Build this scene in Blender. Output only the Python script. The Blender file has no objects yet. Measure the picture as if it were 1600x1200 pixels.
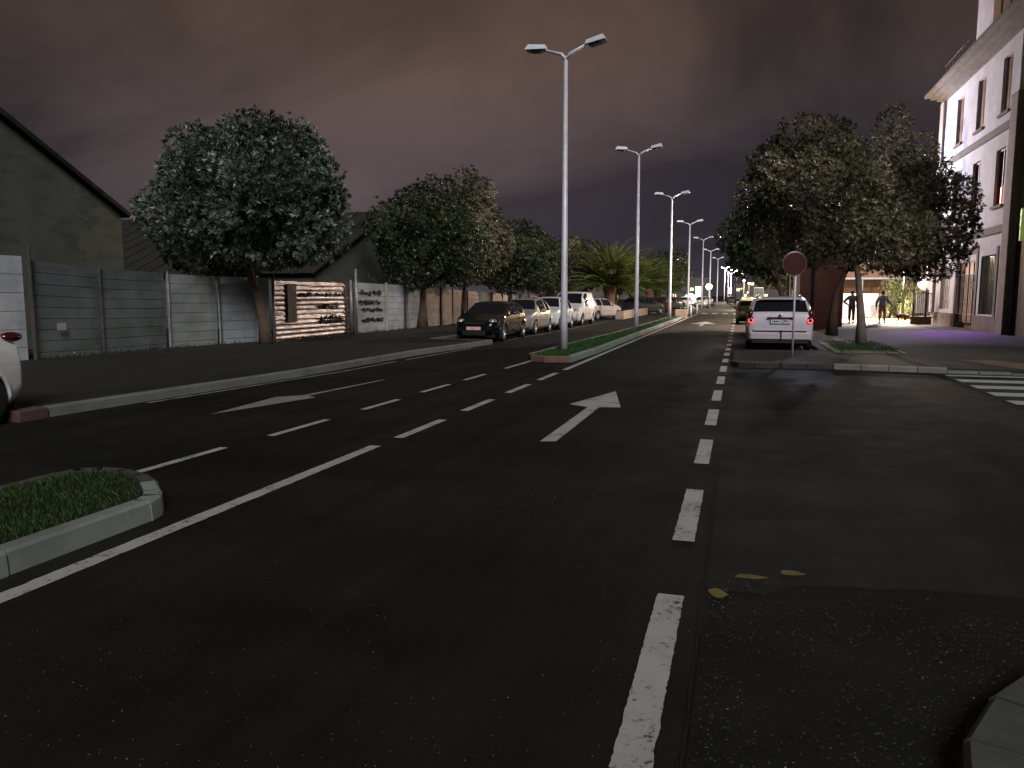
import bpy, math, random
from mathutils import Vector, Matrix, noise as mnoise
R = math.radians
sc = bpy.context.scene
C = sc.collection
random.seed(7)

# ------------------------------------------------------------------ helpers
def link(o, parent=None):
    C.objects.link(o)
    if parent is not None: o.parent = parent
    return o
def tag(o, label=None, cat=None, group=None, kind=None):
    if label: o['label'] = label
    if cat: o['category'] = cat
    if group: o['group'] = group
    if kind: o['kind'] = kind
    return o
def empty(name, loc, rz=0, label=None, cat=None, group=None):
    o = bpy.data.objects.new(name, None); o.empty_display_size = .2
    o.location = loc; o.rotation_euler = (0, 0, rz)
    link(o); return tag(o, label, cat, group)
class MB:
    """collects shapes; build() links them as one mesh object"""
    def __init__(s): s.v = []; s.f = []; s.sm = []; s.tone = None; s.mi = []
    def face(s, pts, smooth=False, mi=0):
        n = len(s.v); s.v += [tuple(p) for p in pts]; s.f.append(tuple(range(n, n+len(pts)))); s.sm.append(smooth); s.mi.append(mi)
        return s
    def add(s, vs, fs, smooth=False, M=None, mi=0):
        n = len(s.v)
        s.v += [tuple(M @ Vector(p)) if M else tuple(p) for p in vs]
        for f in fs: s.f.append(tuple(i+n for i in f)); s.sm.append(smooth); s.mi.append(mi)
        return s
    def box(s, x0, x1, y0, y1, z0, z1, M=None, mi=0, ch=0):
        if ch > 0:
            a = [(x0+ch,y0),(x1-ch,y0),(x1,y0+ch),(x1,y1-ch),(x1-ch,y1),(x0+ch,y1),(x0,y1-ch),(x0,y0+ch)]
            b = [(x0+ch,y0+ch),(x1-ch,y0+ch),(x1-ch,y0+ch),(x1-ch,y1-ch),(x1-ch,y1-ch),(x0+ch,y1-ch),(x0+ch,y1-ch),(x0+ch,y0+ch)]
            vs = [(p[0],p[1],z0) for p in a]+[(p[0],p[1],z1-ch) for p in a]+[(p[0],p[1],z1) for p in b]
            fs = [(i,(i+1)%8,8+(i+1)%8,8+i) for i in range(8)]+[(8+i,8+(i+1)%8,16+(i+1)%8,16+i) for i in range(8)]+[tuple(range(16,24)),tuple(range(7,-1,-1))]
            return s.add(vs, fs, False, M, mi)
        vs = [(x0,y0,z0),(x1,y0,z0),(x1,y1,z0),(x0,y1,z0),(x0,y0,z1),(x1,y0,z1),(x1,y1,z1),(x0,y1,z1)]
        return s.add(vs, [(3,2,1,0),(4,5,6,7),(0,1,5,4),(1,2,6,5),(2,3,7,6),(3,0,4,7)], False, M, mi)
    def prism(s, poly, z0, z1, ch=0, mi=0):
        n = len(poly)
        vs = [(p[0],p[1],z0) for p in poly]
        if ch > 0:
            cx = sum(p[0] for p in poly)/n; cy = sum(p[1] for p in poly)/n
            ins = []
            for p in poly:
                d = Vector((cx-p[0], cy-p[1])); L = d.length or 1; ins.append((p[0]+d.x/L*ch, p[1]+d.y/L*ch))
            vs += [(p[0],p[1],z1-ch) for p in poly]+[(p[0],p[1],z1) for p in ins]
            fs = [(i,(i+1)%n,n+(i+1)%n,n+i) for i in range(n)]+[(n+i,n+(i+1)%n,2*n+(i+1)%n,2*n+i) for i in range(n)]+[tuple(range(2*n,3*n))]
        else:
            vs += [(p[0],p[1],z1) for p in poly]
            fs = [(i,(i+1)%n,n+(i+1)%n,n+i) for i in range(n)]+[tuple(range(n,2*n)), tuple(range(n-1,-1,-1))]
        return s.add(vs, fs, False, None, mi)
    def tube(s, pts, rad, n=8, smooth=True, cap=True, mi=0):
        pts = [Vector(p) for p in pts]
        if not hasattr(rad, '__len__'): rad = [rad]*len(pts)
        vs = []; m = len(pts); up = None
        for i, p in enumerate(pts):
            t = (pts[min(i+1,m-1)]-pts[max(i-1,0)]).normalized()
            if up is None: up = Vector((0,0,1)) if abs(t.z) < .9 else Vector((1,0,0))
            u = (up - t*up.dot(t)).normalized(); w = t.cross(u); up = u
            for k in range(n):
                a = 2*math.pi*k/n; vs.append(p+(u*math.cos(a)+w*math.sin(a))*rad[i])
        fs = [(i*n+k, i*n+(k+1)%n, (i+1)*n+(k+1)%n, (i+1)*n+k) for i in range(m-1) for k in range(n)]
        if cap: fs += [tuple(range(n-1,-1,-1)), tuple((m-1)*n+k for k in range(n))]
        return s.add(vs, fs, smooth, None, mi)
    def lathe(s, prof, axis='z', c=(0,0,0), n=24, smooth=True, M=None, mi=0):
        vs = []
        for r, h in prof:
            for k in range(n):
                a = 2*math.pi*k/n
                if axis == 'z': vs.append((c[0]+r*math.cos(a), c[1]+r*math.sin(a), c[2]+h))
                elif axis == 'x': vs.append((c[0]+h, c[1]+r*math.cos(a), c[2]+r*math.sin(a)))
                else: vs.append((c[0]+r*math.cos(a), c[1]+h, c[2]+r*math.sin(a)))
        m = len(prof)
        fs = [(i*n+k, i*n+(k+1)%n, (i+1)*n+(k+1)%n, (i+1)*n+k) for i in range(m-1) for k in range(n)]
        return s.add(vs, fs, smooth, M, mi)
    def ball(s, c, r, n=10, M=None, mi=0):
        r = r if hasattr(r,'__len__') else (r,r,r)
        vs=[]; 
        for i in range(n+1):
            ph = math.pi*i/n
            for k in range(2*n):
                a = math.pi*k/n
                vs.append((c[0]+r[0]*math.sin(ph)*math.cos(a), c[1]+r[1]*math.sin(ph)*math.sin(a), c[2]+r[2]*math.cos(ph)))
        fs=[(i*2*n+k,(i+1)*2*n+k,(i+1)*2*n+(k+1)%(2*n),i*2*n+(k+1)%(2*n)) for i in range(n) for k in range(2*n)]
        return s.add(vs, fs, True, M, mi)
    def build(s, name, mat, parent=None, world=False, **tg):
        off = Vector(parent.location) if (world and parent is not None) else Vector((0,0,0))
        me = bpy.data.meshes.new(name)
        me.from_pydata([tuple(Vector(p)-off) for p in s.v] if world else s.v, [], s.f)
        me.polygons.foreach_set('use_smooth', s.sm)
        for m in (mat if isinstance(mat, (list, tuple)) else [mat]): me.materials.append(m)
        if any(s.mi): me.polygons.foreach_set('material_index', s.mi)
        if s.tone:
            a = me.attributes.new('tone', 'FLOAT', 'FACE'); a.data.foreach_set('value', s.tone)
        me.update()
        o = bpy.data.objects.new(name, me)
        link(o, parent); return tag(o, **tg) if tg else o

# ------------------------------------------------------------------ materials
class NT:
    def __init__(s, name):
        s.m = bpy.data.materials.new(name); s.m.use_nodes = True
        s.t = s.m.node_tree; s.n = s.t.nodes; s.b = s.n['Principled BSDF']
        s.o = s.n['Material Output']
        s.co = s.n.new('ShaderNodeTexCoord'); s.c = s.co.outputs['Object']
    def l(s, a, b): s.t.links.new(a, b)
    def noise(s, scale, detail=4, rough=.55, vec=None, dist=0):
        x = s.n.new('ShaderNodeTexNoise'); x.inputs['Scale'].default_value = scale; x.inputs['Detail'].default_value = detail
        x.inputs['Roughness'].default_value = rough; x.inputs['Distortion'].default_value = dist
        s.l(vec or s.c, x.inputs['Vector']); return x.outputs['Fac']
    def voro(s, scale, feat='F1', vec=None):
        x = s.n.new('ShaderNodeTexVoronoi'); x.feature = feat; x.inputs['Scale'].default_value = scale
        s.l(vec or s.c, x.inputs['Vector']); return x
    def map(s, sc_):
        x = s.n.new('ShaderNodeMapping'); x.inputs['Scale'].default_value = sc_; s.l(s.c, x.inputs['Vector']); return x.outputs[0]
    def ramp(s, fac, stops):
        x = s.n.new('ShaderNodeValToRGB'); s.l(fac, x.inputs[0]); e = x.color_ramp.elements
        while len(e) < len(stops): e.new(.5)
        for i, (p, c) in enumerate(stops):
            e[i].position = p; e[i].color = (*c, 1) if hasattr(c, '__len__') else (c, c, c, 1)
        return x.outputs[0]
    def mix(s, fac, a, b, mode='MIX'):
        x = s.n.new('ShaderNodeMix'); x.data_type = 'RGBA'; x.blend_type = mode
        for v, i in ((fac, 0), (a, 6), (b, 7)):
            if hasattr(v, 'links'): s.l(v, x.inputs[i])
            elif i == 0: x.inputs[0].default_value = v
            else: x.inputs[i].default_value = (*v, 1) if hasattr(v, '__len__') else (v, v, v, 1)
        return x.outputs[2]
    def math(s, op, a, b=0.0):
        x = s.n.new('ShaderNodeMath'); x.operation = op
        for v, i in ((a, 0), (b, 1)):
            if hasattr(v, 'links'): s.l(v, x.inputs[i])
            else: x.inputs[i].default_value = v
        return x.outputs[0]
    def bump(s, h, strength=.3, dist=.02):
        x = s.n.new('ShaderNodeBump'); x.inputs['Strength'].default_value = strength; x.inputs['Distance'].default_value = dist
        s.l(h, x.inputs['Height']); s.l(x.outputs[0], s.b.inputs['Normal'])
    def set(s, **k):
        for a, v in k.items():
            i = s.b.inputs[a.replace('_', ' ')]
            if hasattr(v, 'links'): s.l(v, i)
            else: i.default_value = (*v, 1) if hasattr(v, '__len__') and len(v) == 3 else v
        return s
def simple(name, col, rough=.6, metal=0, var=.25, scale=6, bump=0, bscale=60, coat=0, spec=.5):
    t = NT(name); n = t.noise(scale, 5)
    t.set(Base_Color=t.ramp(n, [(.3, tuple(c*(1-var) for c in col)), (.7, tuple(min(1,c*(1+var)) for c in col))]), Roughness=rough, Metallic=metal, Coat_Weight=coat, Specular_IOR_Level=spec)
    if bump: t.bump(t.noise(bscale, 3), bump, .01)
    return t.m
def emis(name, col, st, base=.6):
    t = NT(name); t.set(Base_Color=(base,)*3, Roughness=.4, Emission_Color=col, Emission_Strength=st); return t.m

def mat_asphalt(name='asphalt', k=1.0):
    t = NT(name); big = t.noise(.22, 4); fine = t.noise(95, 3, .7); mid = t.noise(2.2, 5); stk = t.noise(1.0, 4, .6, t.map((2.4,.07,1)))
    a = t.ramp(big, [(.32, (.0076,.0075,.0072)), (.68, (.0158,.0153,.0140))])
    a = t.mix(t.ramp(mid, [(.45, 0.0), (.8, .35)]), a, (.020,.0193,.0175))
    a = t.mix(1.0, a, t.ramp(stk, [(.35,.78),(.65,1.22)]), 'MULTIPLY')
    a = t.mix(1.0, a, (k,k,k*.96), 'MULTIPLY')
    pt = t.noise(.55, 3, .5, t.map((.35,1.3,1)))
    a = t.mix(1.0, a, t.ramp(pt, [(.42,.80),(.54,1.10)]), 'MULTIPLY')
    sp = t.voro(130).outputs['Distance']
    a = t.mix(t.ramp(fine, [(.56, 0.0), (.72, .5)]), a, (.034,.033,.030))
    t.set(Base_Color=a, Roughness=t.ramp(mid, [(.3, .66), (.75, .85)]), Specular_IOR_Level=.12)
    t.bump(t.mix(.5, sp, fine), .55, .008); return t.m
def mat_coarse():
    t = NT('coarse_asphalt'); v = t.voro(70); big = t.noise(1.6, 4)
    a = t.ramp(big, [(.35, (.0085,.0085,.008)), (.7, (.015,.0148,.0135))])
    st = t.ramp(t.noise(85, 4, .8), [(.56, 0.0), (.70, .7)])
    a = t.mix(st, a, (.035,.034,.030))
    t.set(Base_Color=a, Roughness=.8, Specular_IOR_Level=.12)
    t.bump(t.mix(.5, v.outputs['Distance'], t.noise(120, 4, .8)), .8, .007); return t.m
def mat_paint(name='road_paint', col=(.44,.425,.385), wear=.53):
    t = NT(name); n1 = t.noise(28, 6, .7); n2 = t.noise(3.0, 4)
    w = t.ramp(t.mix(.35, n1, n2), [(wear-.14, 1.0), (wear-.08, 0.0)])
    c = t.ramp(n2, [(.3, tuple(x*.78 for x in col)), (.7, col)])
    t.set(Base_Color=t.mix(w, c, (.04,.038,.033)), Roughness=.6, Specular_IOR_Level=.3)
    t.bump(t.noise(120, 3), .5, .004); return t.m
def mat_concrete(name, col, stain=(.5,.45,.4), sc_=1.5, rough=.85):
    t = NT(name); n = t.noise(sc_, 6, .6); f = t.noise(60, 4, .7); st = t.noise(.9, 4, .6, t.map((1,1,3)))
    a = t.ramp(n, [(.28, tuple(c*.72 for c in col)), (.72, tuple(min(1,c*1.15) for c in col))])
    a = t.mix(t.ramp(st, [(.5, 0.0), (.72, .6)]), a, tuple(c*s for c, s in zip(col, stain)))
    a = t.mix(t.ramp(f, [(.35, .35), (.5, 0.0)]), a, tuple(c*.5 for c in col))
    t.set(Base_Color=a, Roughness=rough, Specular_IOR_Level=.25); t.bump(f, .35, .006); return t.m
def mat_leaf(name, dark, mid, pale, rough=.36):
    t = NT(name); at = t.n.new('ShaderNodeAttribute'); at.attribute_name = 'tone'
    t.set(Base_Color=t.ramp(at.outputs['Fac'], [(0, dark), (.55, mid), (1, pale)]), Roughness=rough, Specular_IOR_Level=.3)
    return t.m
def mat_glass(name, col=(.012,.013,.015), rough=.06):
    t = NT(name); t.set(Base_Color=col, Roughness=rough, Specular_IOR_Level=.7); return t.m
def mat_car(name, col, metal=.0, rough=.3, coat=.8):
    t = NT(name); n = t.noise(3, 4); d = t.noise(9, 5)
    t.set(Base_Color=t.mix(t.ramp(d, [(.45, 0.0), (.8, .35)]), col, tuple(c*.75+.01 for c in col)), Roughness=t.ramp(n, [(.3, rough), (.7, rough+.12)]), Metallic=metal, Coat_Weight=coat, Coat_Roughness=.08)
    return t.m

M = dict(
 asphalt=mat_asphalt(), coarse=mat_coarse(), paint=mat_paint(), yellow=mat_paint('yellow_paint', (.16,.12,.03), .54),
 pavement=mat_concrete('pavement_stone', (.024,.021,.0165)), pavement_r=mat_concrete('pavement_slabs', (.045,.040,.037)),
 kerb=mat_concrete('kerb_stone', (.17,.17,.15)), kerb_light=mat_concrete('kerb_concrete', (.24,.265,.24), sc_=3), kerb_red=mat_concrete('kerb_red', (.18,.10,.08), sc_=5),
 plaza=mat_concrete('plaza_paving', (.38,.34,.29)), soil=mat_concrete('soil', (.022,.026,.012), sc_=4),
 pole=simple('galvanised_steel', (.70,.66,.72), .5, .2, .15, 3, .1), head=simple('lamp_housing', (.78,.78,.84), .5, .05, .12, 5), lens_off=mat_glass('lamp_glass_off', (.05,.05,.06), .2),
 pole_dark=simple('rusty_steel', (.085,.068,.06), .6, .3, .35, 6), pipe=simple('pipe_steel', (.40,.36,.36), .45, .5, .25, 4),
 wall_green=mat_concrete('green_grey_slab', (.115,.135,.130), (.6,.5,.45)), wall_grey=mat_concrete('grey_slab', (.27,.29,.28), (.6,.55,.5)),
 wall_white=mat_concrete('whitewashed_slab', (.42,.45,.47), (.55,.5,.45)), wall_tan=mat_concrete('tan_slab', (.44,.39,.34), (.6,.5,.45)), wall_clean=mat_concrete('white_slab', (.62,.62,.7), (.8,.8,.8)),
 wall_clean2=mat_concrete('pale_slab', (.52,.53,.55), (.7,.7,.65)), graffiti=simple('black_spray_paint', (.012,.012,.014), .6), poster=mat_concrete('weathered_poster', (.34,.34,.32), sc_=3),
 gable=mat_concrete('warehouse_render', (.11,.113,.088), (.45,.42,.40), .35), fascia=simple('dark_fascia', (.010,.009,.009), .8), sheet=mat_concrete('roof_sheet', (.036,.032,.029), (.7,.6,.5), .6),
 bark=mat_concrete('bark', (.13,.085,.062), (.6,.5,.4), 5), bark_l=mat_concrete('pale_bark', (.20,.15,.11), (.6,.5,.4), 5),
 leaf=mat_leaf('leaf_grey_green', (.016,.026,.014), (.078,.100,.070), (.28,.34,.28)),
 leaf_o=mat_leaf('leaf_olive', (.022,.025,.011), (.135,.122,.066), (.34,.285,.19)),
 leaf_d=mat_leaf('leaf_dark', (.012,.021,.009), (.034,.048,.020), (.10,.115,.055)),
 frond=mat_leaf('palm_frond', (.018,.034,.009), (.058,.088,.022), (.15,.17,.05), .4),
 grass=mat_leaf('grass_blade', (.010,.020,.005), (.020,.046,.008), (.045,.075,.018), .6),
 facade=mat_concrete('white_render', (.70,.69,.74), (.8,.78,.75), .7), trim=mat_concrete('grey_trim', (.20,.18,.165), (.7,.6,.5)), brown=mat_concrete('brown_stone', (.22,.17,.15), (.6,.5,.4)),
 shutter=simple('brown_shutter', (.22,.12,.075), .6, 0, .2, 8), glass=mat_glass('window_glass', (.015,.015,.018), .1), dark=simple('black_iron', (.012,.012,.013), .5, .3),
 lime=mat_concrete('yellow_green_render', (.34,.36,.20), (.7,.7,.6)), brick=None,
 glow=emis('lit_orange_window', (1,.22,.06), 1.3, .2), door_lit=emis('lit_doorway', (1,.60,.42), .55, .3), sign_green=emis('green_sign', (.25,.42,.10), .45, .2), narrow=emis('lit_side_window', (.62,.50,.42), .35, .3),
 tyre=simple('tyre_rubber', (.010,.010,.010), .8), rim=simple('alloy_rim', (.45,.44,.42), .3, .7, .1), trimblk=simple('black_plastic', (.014,.014,.014), .55), carglass=mat_glass('car_glass'),
 under=simple('underbody', (.006,.006,.006), .9), lampglass=simple('headlamp_glass', (.55,.55,.55), .12, .6, .1, 30), plate=simple('plate_white', (.72,.72,.72), .4), plate_ink=simple('plate_ink', (.01,.01,.012), .5),
 red=simple('tail_lamp_red', (.075,.004,.005), .2, 0, .1, 20, coat=1), redring=emis('tail_reflector_glow', (1,.06,.05), 1.6, .3), chrome=simple('chrome', (.6,.6,.6), .15, .9, .05),
 signback=simple('faded_red_sign', (.075,.014,.018), .35, .2, .15, 3), signedge=simple('sign_edge', (.3,.26,.26), .4, .5),
 white=simple('white_panel', (.75,.75,.75), .5), tan=mat_concrete('tan_render', (.42,.26,.17), (.8,.7,.6)), wood=simple('brown_planks', (.14,.08,.05), .7),
 planter=mat_concrete('planter_concrete', (.34,.27,.22)),
)
def brickmat():
    t = NT('red_brick'); x = t.n.new('ShaderNodeTexBrick'); mp = t.n.new('ShaderNodeMapping'); mp.inputs['Rotation'].default_value = (R(90),0,0)
    t.l(t.c, mp.inputs[0]); t.l(mp.outputs[0], x.inputs['Vector']); x.inputs['Scale'].default_value = 4
    x.inputs['Color1'].default_value = (.16,.045,.032,1); x.inputs['Color2'].default_value = (.11,.03,.022,1); x.inputs['Mortar'].default_value = (.09,.06,.05,1)
    t.set(Base_Color=x.outputs[0], Roughness=.85); return t.m
M['brick'] = brickmat()
def metalmat():
    t = NT('worn_corrugated_steel'); n = t.noise(1.6, 6, .65, t.map((1,1.2,5))); g = t.noise(12, 5, .7, t.map((1,.5,2)))
    t.set(Base_Color=t.ramp(n, [(.36, (.12,.11,.105)), (.58, (.60,.58,.58))]), Metallic=.95, Roughness=t.ramp(g, [(.35, .36), (.7, .55)]))
    t.bump(t.noise(5, 4), .10, .012); return t.m
M['steel_sheet'] = metalmat()

# ------------------------------------------------------------------ camera
cam = bpy.data.cameras.new('camera'); co = bpy.data.objects.new('camera', cam); C.objects.link(co)
cam.sensor_width = 36; cam.lens = 36*1200/1600; cam.clip_end = 4000; cam.clip_start = .05
co.location = (0, 0, 1.6); co.rotation_euler = (R(90-6.56), 0, R(16.47)); sc.camera = co

# ------------------------------------------------------------------ sky and light
w = bpy.data.worlds.new('World'); sc.world = w; w.use_nodes = True
nt = w.node_tree; N = nt.nodes; L = nt.links; bg = N['Background']
tc = N.new('ShaderNodeTexCoord'); sep = N.new('ShaderNodeSeparateXYZ'); L.new(tc.outputs['Generated'], sep.inputs[0])
def wn(op, a, b=0.0, clamp=False):
    x = N.new('ShaderNodeMath'); x.operation = op; x.use_clamp = clamp
    for v, i in ((a,0),(b,1)):
        if hasattr(v,'links'): L.new(v, x.inputs[i])
        else: x.inputs[i].default_value = v
    return x.outputs[0]
zc = wn('MAXIMUM', sep.outputs[2], 0.0)
den = wn('ADD', zc, .38)
cmb = N.new('ShaderNodeCombineXYZ'); L.new(wn('DIVIDE', sep.outputs[0], den), cmb.inputs[0]); L.new(wn('DIVIDE', sep.outputs[1], den), cmb.inputs[1])
mp = N.new('ShaderNodeMapping'); L.new(cmb.outputs[0], mp.inputs[0]); mp.inputs['Rotation'].default_value = (0,0,R(-14)); mp.inputs['Scale'].default_value = (.62,.80,1); mp.inputs['Location'].default_value = (1.3,.7,0)
def wnoise(s, d=5, r=.5, dist=0):
    x = N.new('ShaderNodeTexNoise'); x.inputs['Scale'].default_value = s; x.inputs['Detail'].default_value = d; x.inputs['Roughness'].default_value = r
    x.inputs['Distortion'].default_value = dist; L.new(mp.outputs[0], x.inputs['Vector']); return x.outputs['Fac']
def wramp(f, stops):
    x = N.new('ShaderNodeValToRGB'); L.new(f, x.inputs[0]); e = x.color_ramp.elements
    while len(e) < len(stops): e.new(.5)
    for i,(p,c) in enumerate(stops): e[i].position = p; e[i].color = (*c,1)
    return x.outputs[0]
def wmix(f, a, b, mode='MIX'):
    x = N.new('ShaderNodeMix'); x.data_type='RGBA'; x.blend_type = mode
    if hasattr(f,'links'): L.new(f, x.inputs[0])
    else: x.inputs[0].default_value = f
    L.new(a, x.inputs[6]); L.new(b, x.inputs[7]); return x.outputs[2]
# cloud deck lit from below by the town: lilac low down, brown overhead
base = wramp(zc, [(0,(.100,.088,.104)), (.06,(.074,.065,.077)), (.18,(.054,.046,.051)), (.30,(.052,.040,.036)), (.6,(.042,.030,.025))])
n1 = wnoise(1.5, 6, .55, .6); n2 = wnoise(.55, 3, .5, .2)
br = wramp(n2, [(.38,(.64,.64,.70)), (.62,(1.35,1.24,1.16))])
fi = wramp(n1, [(.38,(.56,.57,.62)), (.62,(1.38,1.30,1.24))])
col = wmix(1.0, wmix(1.0, base, br, 'MULTIPLY'), fi, 'MULTIPLY')
# the town's glow on the cloud base over the middle of the view, fading towards the left
glw = N.new('ShaderNodeVectorMath'); glw.operation = 'DOT_PRODUCT'; L.new(tc.outputs['Generated'], glw.inputs[0])
gd = Vector((-.24,.90,.40)).normalized(); glw.inputs[1].default_value = gd
gf = wramp(glw.outputs['Value'], [(.72,(.42,.44,.48)), (.91,(1.0,1.0,1.0)), (.985,(1.55,1.45,1.38))])
col = wmix(1.0, col, gf, 'MULTIPLY')
L.new(col, bg.inputs['Color']); bg.inputs['Strength'].default_value = 1.0

sun = bpy.data.lights.new('street_glow', 'SUN'); sun.energy = 2.0; sun.angle = R(24); sun.color = (.96,.98,1.0)
so = bpy.data.objects.new('street_glow', sun); C.objects.link(so)
sd = Vector((.42,-.74,.66)).normalized(); so.rotation_euler = (-sd).to_track_quat('-Z','Y').to_euler()
def point(name, loc, p, col, r=.15):
    l = bpy.data.lights.new(name, 'POINT'); l.energy = p; l.color = col; l.shadow_soft_size = r
    o = bpy.data.objects.new(name, l); o.location = loc; C.objects.link(o); return o
def spot(name, loc, to, p, col, ang=60, r=.1, blend=.5):
    l = bpy.data.lights.new(name, 'SPOT'); l.energy = p; l.color = col; l.shadow_soft_size = r; l.spot_size = R(ang); l.spot_blend = blend
    o = bpy.data.objects.new(name, l); o.location = loc; C.objects.link(o)
    o.rotation_euler = (Vector(to)-Vector(loc)).to_track_quat('-Z','Y').to_euler(); return o

# ------------------------------------------------------------------ ground, kerbs, markings
def sheet(name, poly, z, mat, kind='structure', sub=False):
    return MB().face([(x,y,z) for x,y in poly]).build(name, mat, kind=kind)
sheet('ground', [(-1500,-300),(1500,-300),(1500,2500),(-1500,2500)], 0, M['asphalt'])
g = MB()   # coarse old asphalt in front of the side street, its edge slightly ragged
edge = []
for i in range(60):
    x = -.12 + 3.6*i/59; y = 4.36+.16*math.sin(x*1.35-.4)+.035*mnoise.noise(Vector((x*6,0,3)))+(.05*max(0,.35-x)/.35)*-6
    edge.append((x,y))
le = [(-.13+.02*mnoise.noise(Vector((0,q*5,1))), q) for q in [3.6-.2*k for k in range(16)]]
sheet('old_asphalt', [(4.2,.4),(4.2,4.2)]+edge[::-1]+le, .004, M['coarse'])
sheet('side_road', [(-.13,4.2),(60,4.2),(60,17.6),(4.9,17.62),(4.14,17.7),(2,18.05),(.3,17.9),(-.1,18.2),(-.13,18.3)], .002, mat_asphalt('side_road_asphalt', 1.42))

def kerbline(name, pts, w_, h, mat, L_=1.0, side=1, parent=None, gap=.009):
    """a row of kerb stones along pts (face line), stones go to the `side` of it"""
    b = MB(); dd = 0
    P = [Vector(p) for p in pts]; NN = []
    for i, p in enumerate(P):
        us = [(q-r).normalized() for q, r in ((P[i], P[i-1]),) if i > 0]+[(P[i+1]-P[i]).normalized() for _ in (0,) if i < len(P)-1]
        ns = [Vector((-u.y, u.x))*side for u in us]; m = sum(ns, Vector((0,0))).normalized(); NN.append(m*(1/max(.5, m.dot(ns[0]))))
    for q_, (a, c) in enumerate(zip(P, P[1:])):
        d = c-a; n = max(1, round(d.length/L_)); u = d.normalized(); nn0 = Vector((-u.y,u.x))*side
        na0 = NN[q_] if NN[q_].angle(nn0) < .6 else nn0; nc0 = NN[q_+1] if NN[q_+1].angle(nn0) < .6 else nn0
        for i in range(n):
            na = na0 if i == 0 else nn0; nc = nc0 if i == n-1 else nn0
            p = a+d*(i/n)+u*gap; q = a+d*((i+1)/n)-u*gap
            j = random.uniform(-.006,.006); c_ = .02
            o_ = p+nn0*j, q+nn0*j
            A = lambda k: o_[0]+na*k
            B = lambda k: o_[1]+nc*k
            v = [(*A(0),-.02),(*B(0),-.02),(*B(.01),h-c_),(*A(.01),h-c_),(*A(c_*1.5),h),(*B(c_*1.5),h),(*B(w_),h),(*A(w_),h),(*B(w_),-.02),(*A(w_),-.02)]
            b.add(v, [(0,1,2,3),(3,2,5,4),(4,5,6,7),(7,6,8,9),(0,3,4,7,9),(1,8,6,5,2)])
    return b.build(name, mat, parent, kind='structure')
# left pavement: kerb face, then bay where the cars stand
KL = [(-8.74,7.92),(-8.55,10.4),(-8.33,13.4),(-8.33,19.15),(-8.12,21.2),(-7.86,24.2)]
kerbline('kerb', KL, .15, .14, M['kerb'], 1.0, 1)
kerbline('kerb', [(-8.95,7.35),(-10.9,7.35)], .15, .13, M['kerb'], .7, -1)
MB().box(-8.95,-8.72,7.45,7.9,-.01,.142,ch=.015).build('kerb', mat_concrete('kerb_brown',(.11,.065,.055),sc_=5), kind='structure')
kerbline('kerb', [(-7.86,24.2),(-8.0,24.75),(-10.2,24.75)], .15, .13, M['kerb'], .7, 1)
kerbline('kerb', [(-10.2,24.9),(-10.2,64)], .15, .13, M['kerb'], 1.0, 1)
kerbline('kerb', [(-10.9,-20),(-10.9,7.3)], .15, .13, M['kerb'], 1.0, 1)
pav = [(-8.93,7.5),(-8.70,10.4),(-8.48,13.4),(-8.48,19.15),(-8.27,21.2),(-8.0,24.2),(-8.15,24.6),(-10.35,24.6),(-10.35,64),(-60,64),(-60,-20),(-11.05,-20),(-11.05,7.5)]
MB().prism(pav, -.01, .125).build('pavement', M['pavement'], kind='structure')
t_line = MB()
pts = [(-8.52,9.4),(-8.30,12.0),(-8.08,14.5),(-8.06,17.2)]
for a, c in zip(pts, pts[1:]): t_line.face([(a[0],a[1],.004),(a[0]+.07,a[1],.004),(c[0]+.07,c[1],.004),(c[0],c[1],.004)])
for a, c in (((-8.02,17.6),(-7.9,22.2)),((-8.08,26.5),(-7.95,33)),((-7.95,34),(-7.9,48))): t_line.face([(a[0],a[1],.004),(a[0]+.07,a[1],.004),(c[0]+.07,c[1],.004),(c[0],c[1],.004)])
t_line.build('edge_line', mat_paint('edge_paint', (.33,.31,.27), .56), kind='structure')
# right pavement with its corner
KR = [(2.15,60),(2.15,22.9),(1.9,22.6),(.1,22.35),(-.12,22.1),(-.16,18.3),(.0,17.95),(.35,17.86),(2.0,18.0),(4.14,17.66),(4.9,17.6)]
kerbline('kerb', KR[:8], .15, .11, mat_concrete('kerb_dark',(.050,.036,.032),sc_=5), .8, 1)
kerbline('kerb', KR[7:9], .15, .11, bpy.data.materials['kerb_dark'], .6, 1)
kerbline('kerb', KR[8:10], .15, .12, mat_concrete('kerb_pale', (.24,.21,.18)), .58, 1)
kerbline('kerb', [(4.14,17.66),(5.3,17.62)], .15, .06, M['kerb'], .58, 1)
kerbline('kerb', [(5.3,17.62),(30,17.6)], .15, .03, M['kerb'], .8, 1)
pr = [(2.30,60),(2.30,22.75),(1.95,22.45),(.14,22.2),(.03,22.0),(.0,18.4),(.1,18.12),(.38,18.03),(2.0,18.16),(4.14,17.82),(5.3,17.78),(60,17.76),(60,46.6),(9.6,46.6),(5.3,46.6),(5.3,60)]
MB().prism(pr, -.01, .10).build('pavement', M['pavement_r'], kind='structure')
jb = MB()
for k in range(70):
    y = 22.9+k*.40
    if y < 46.4: jb.face([(2.35,y,.1025),(9.8,y,.1025),(9.8,y+.014,.1025),(2.35,y+.014,.1025)])
for k in range(19): x=2.35+k*.40; jb.face([(x,22.9,.103),(x+.012,22.9,.103),(x+.012,46.4,.103),(x,46.4,.103)])
jb.build('paving_joints', simple('paving_joint',(.012,.011,.010),.9), kind='structure')
MB().face([(5.6,17.9,.104),(6.6,17.9,.104),(5.7,20.3,.104),(4.9,20.3,.104)]).build('tactile_strip', M['kerb_red'], kind='structure')
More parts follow.
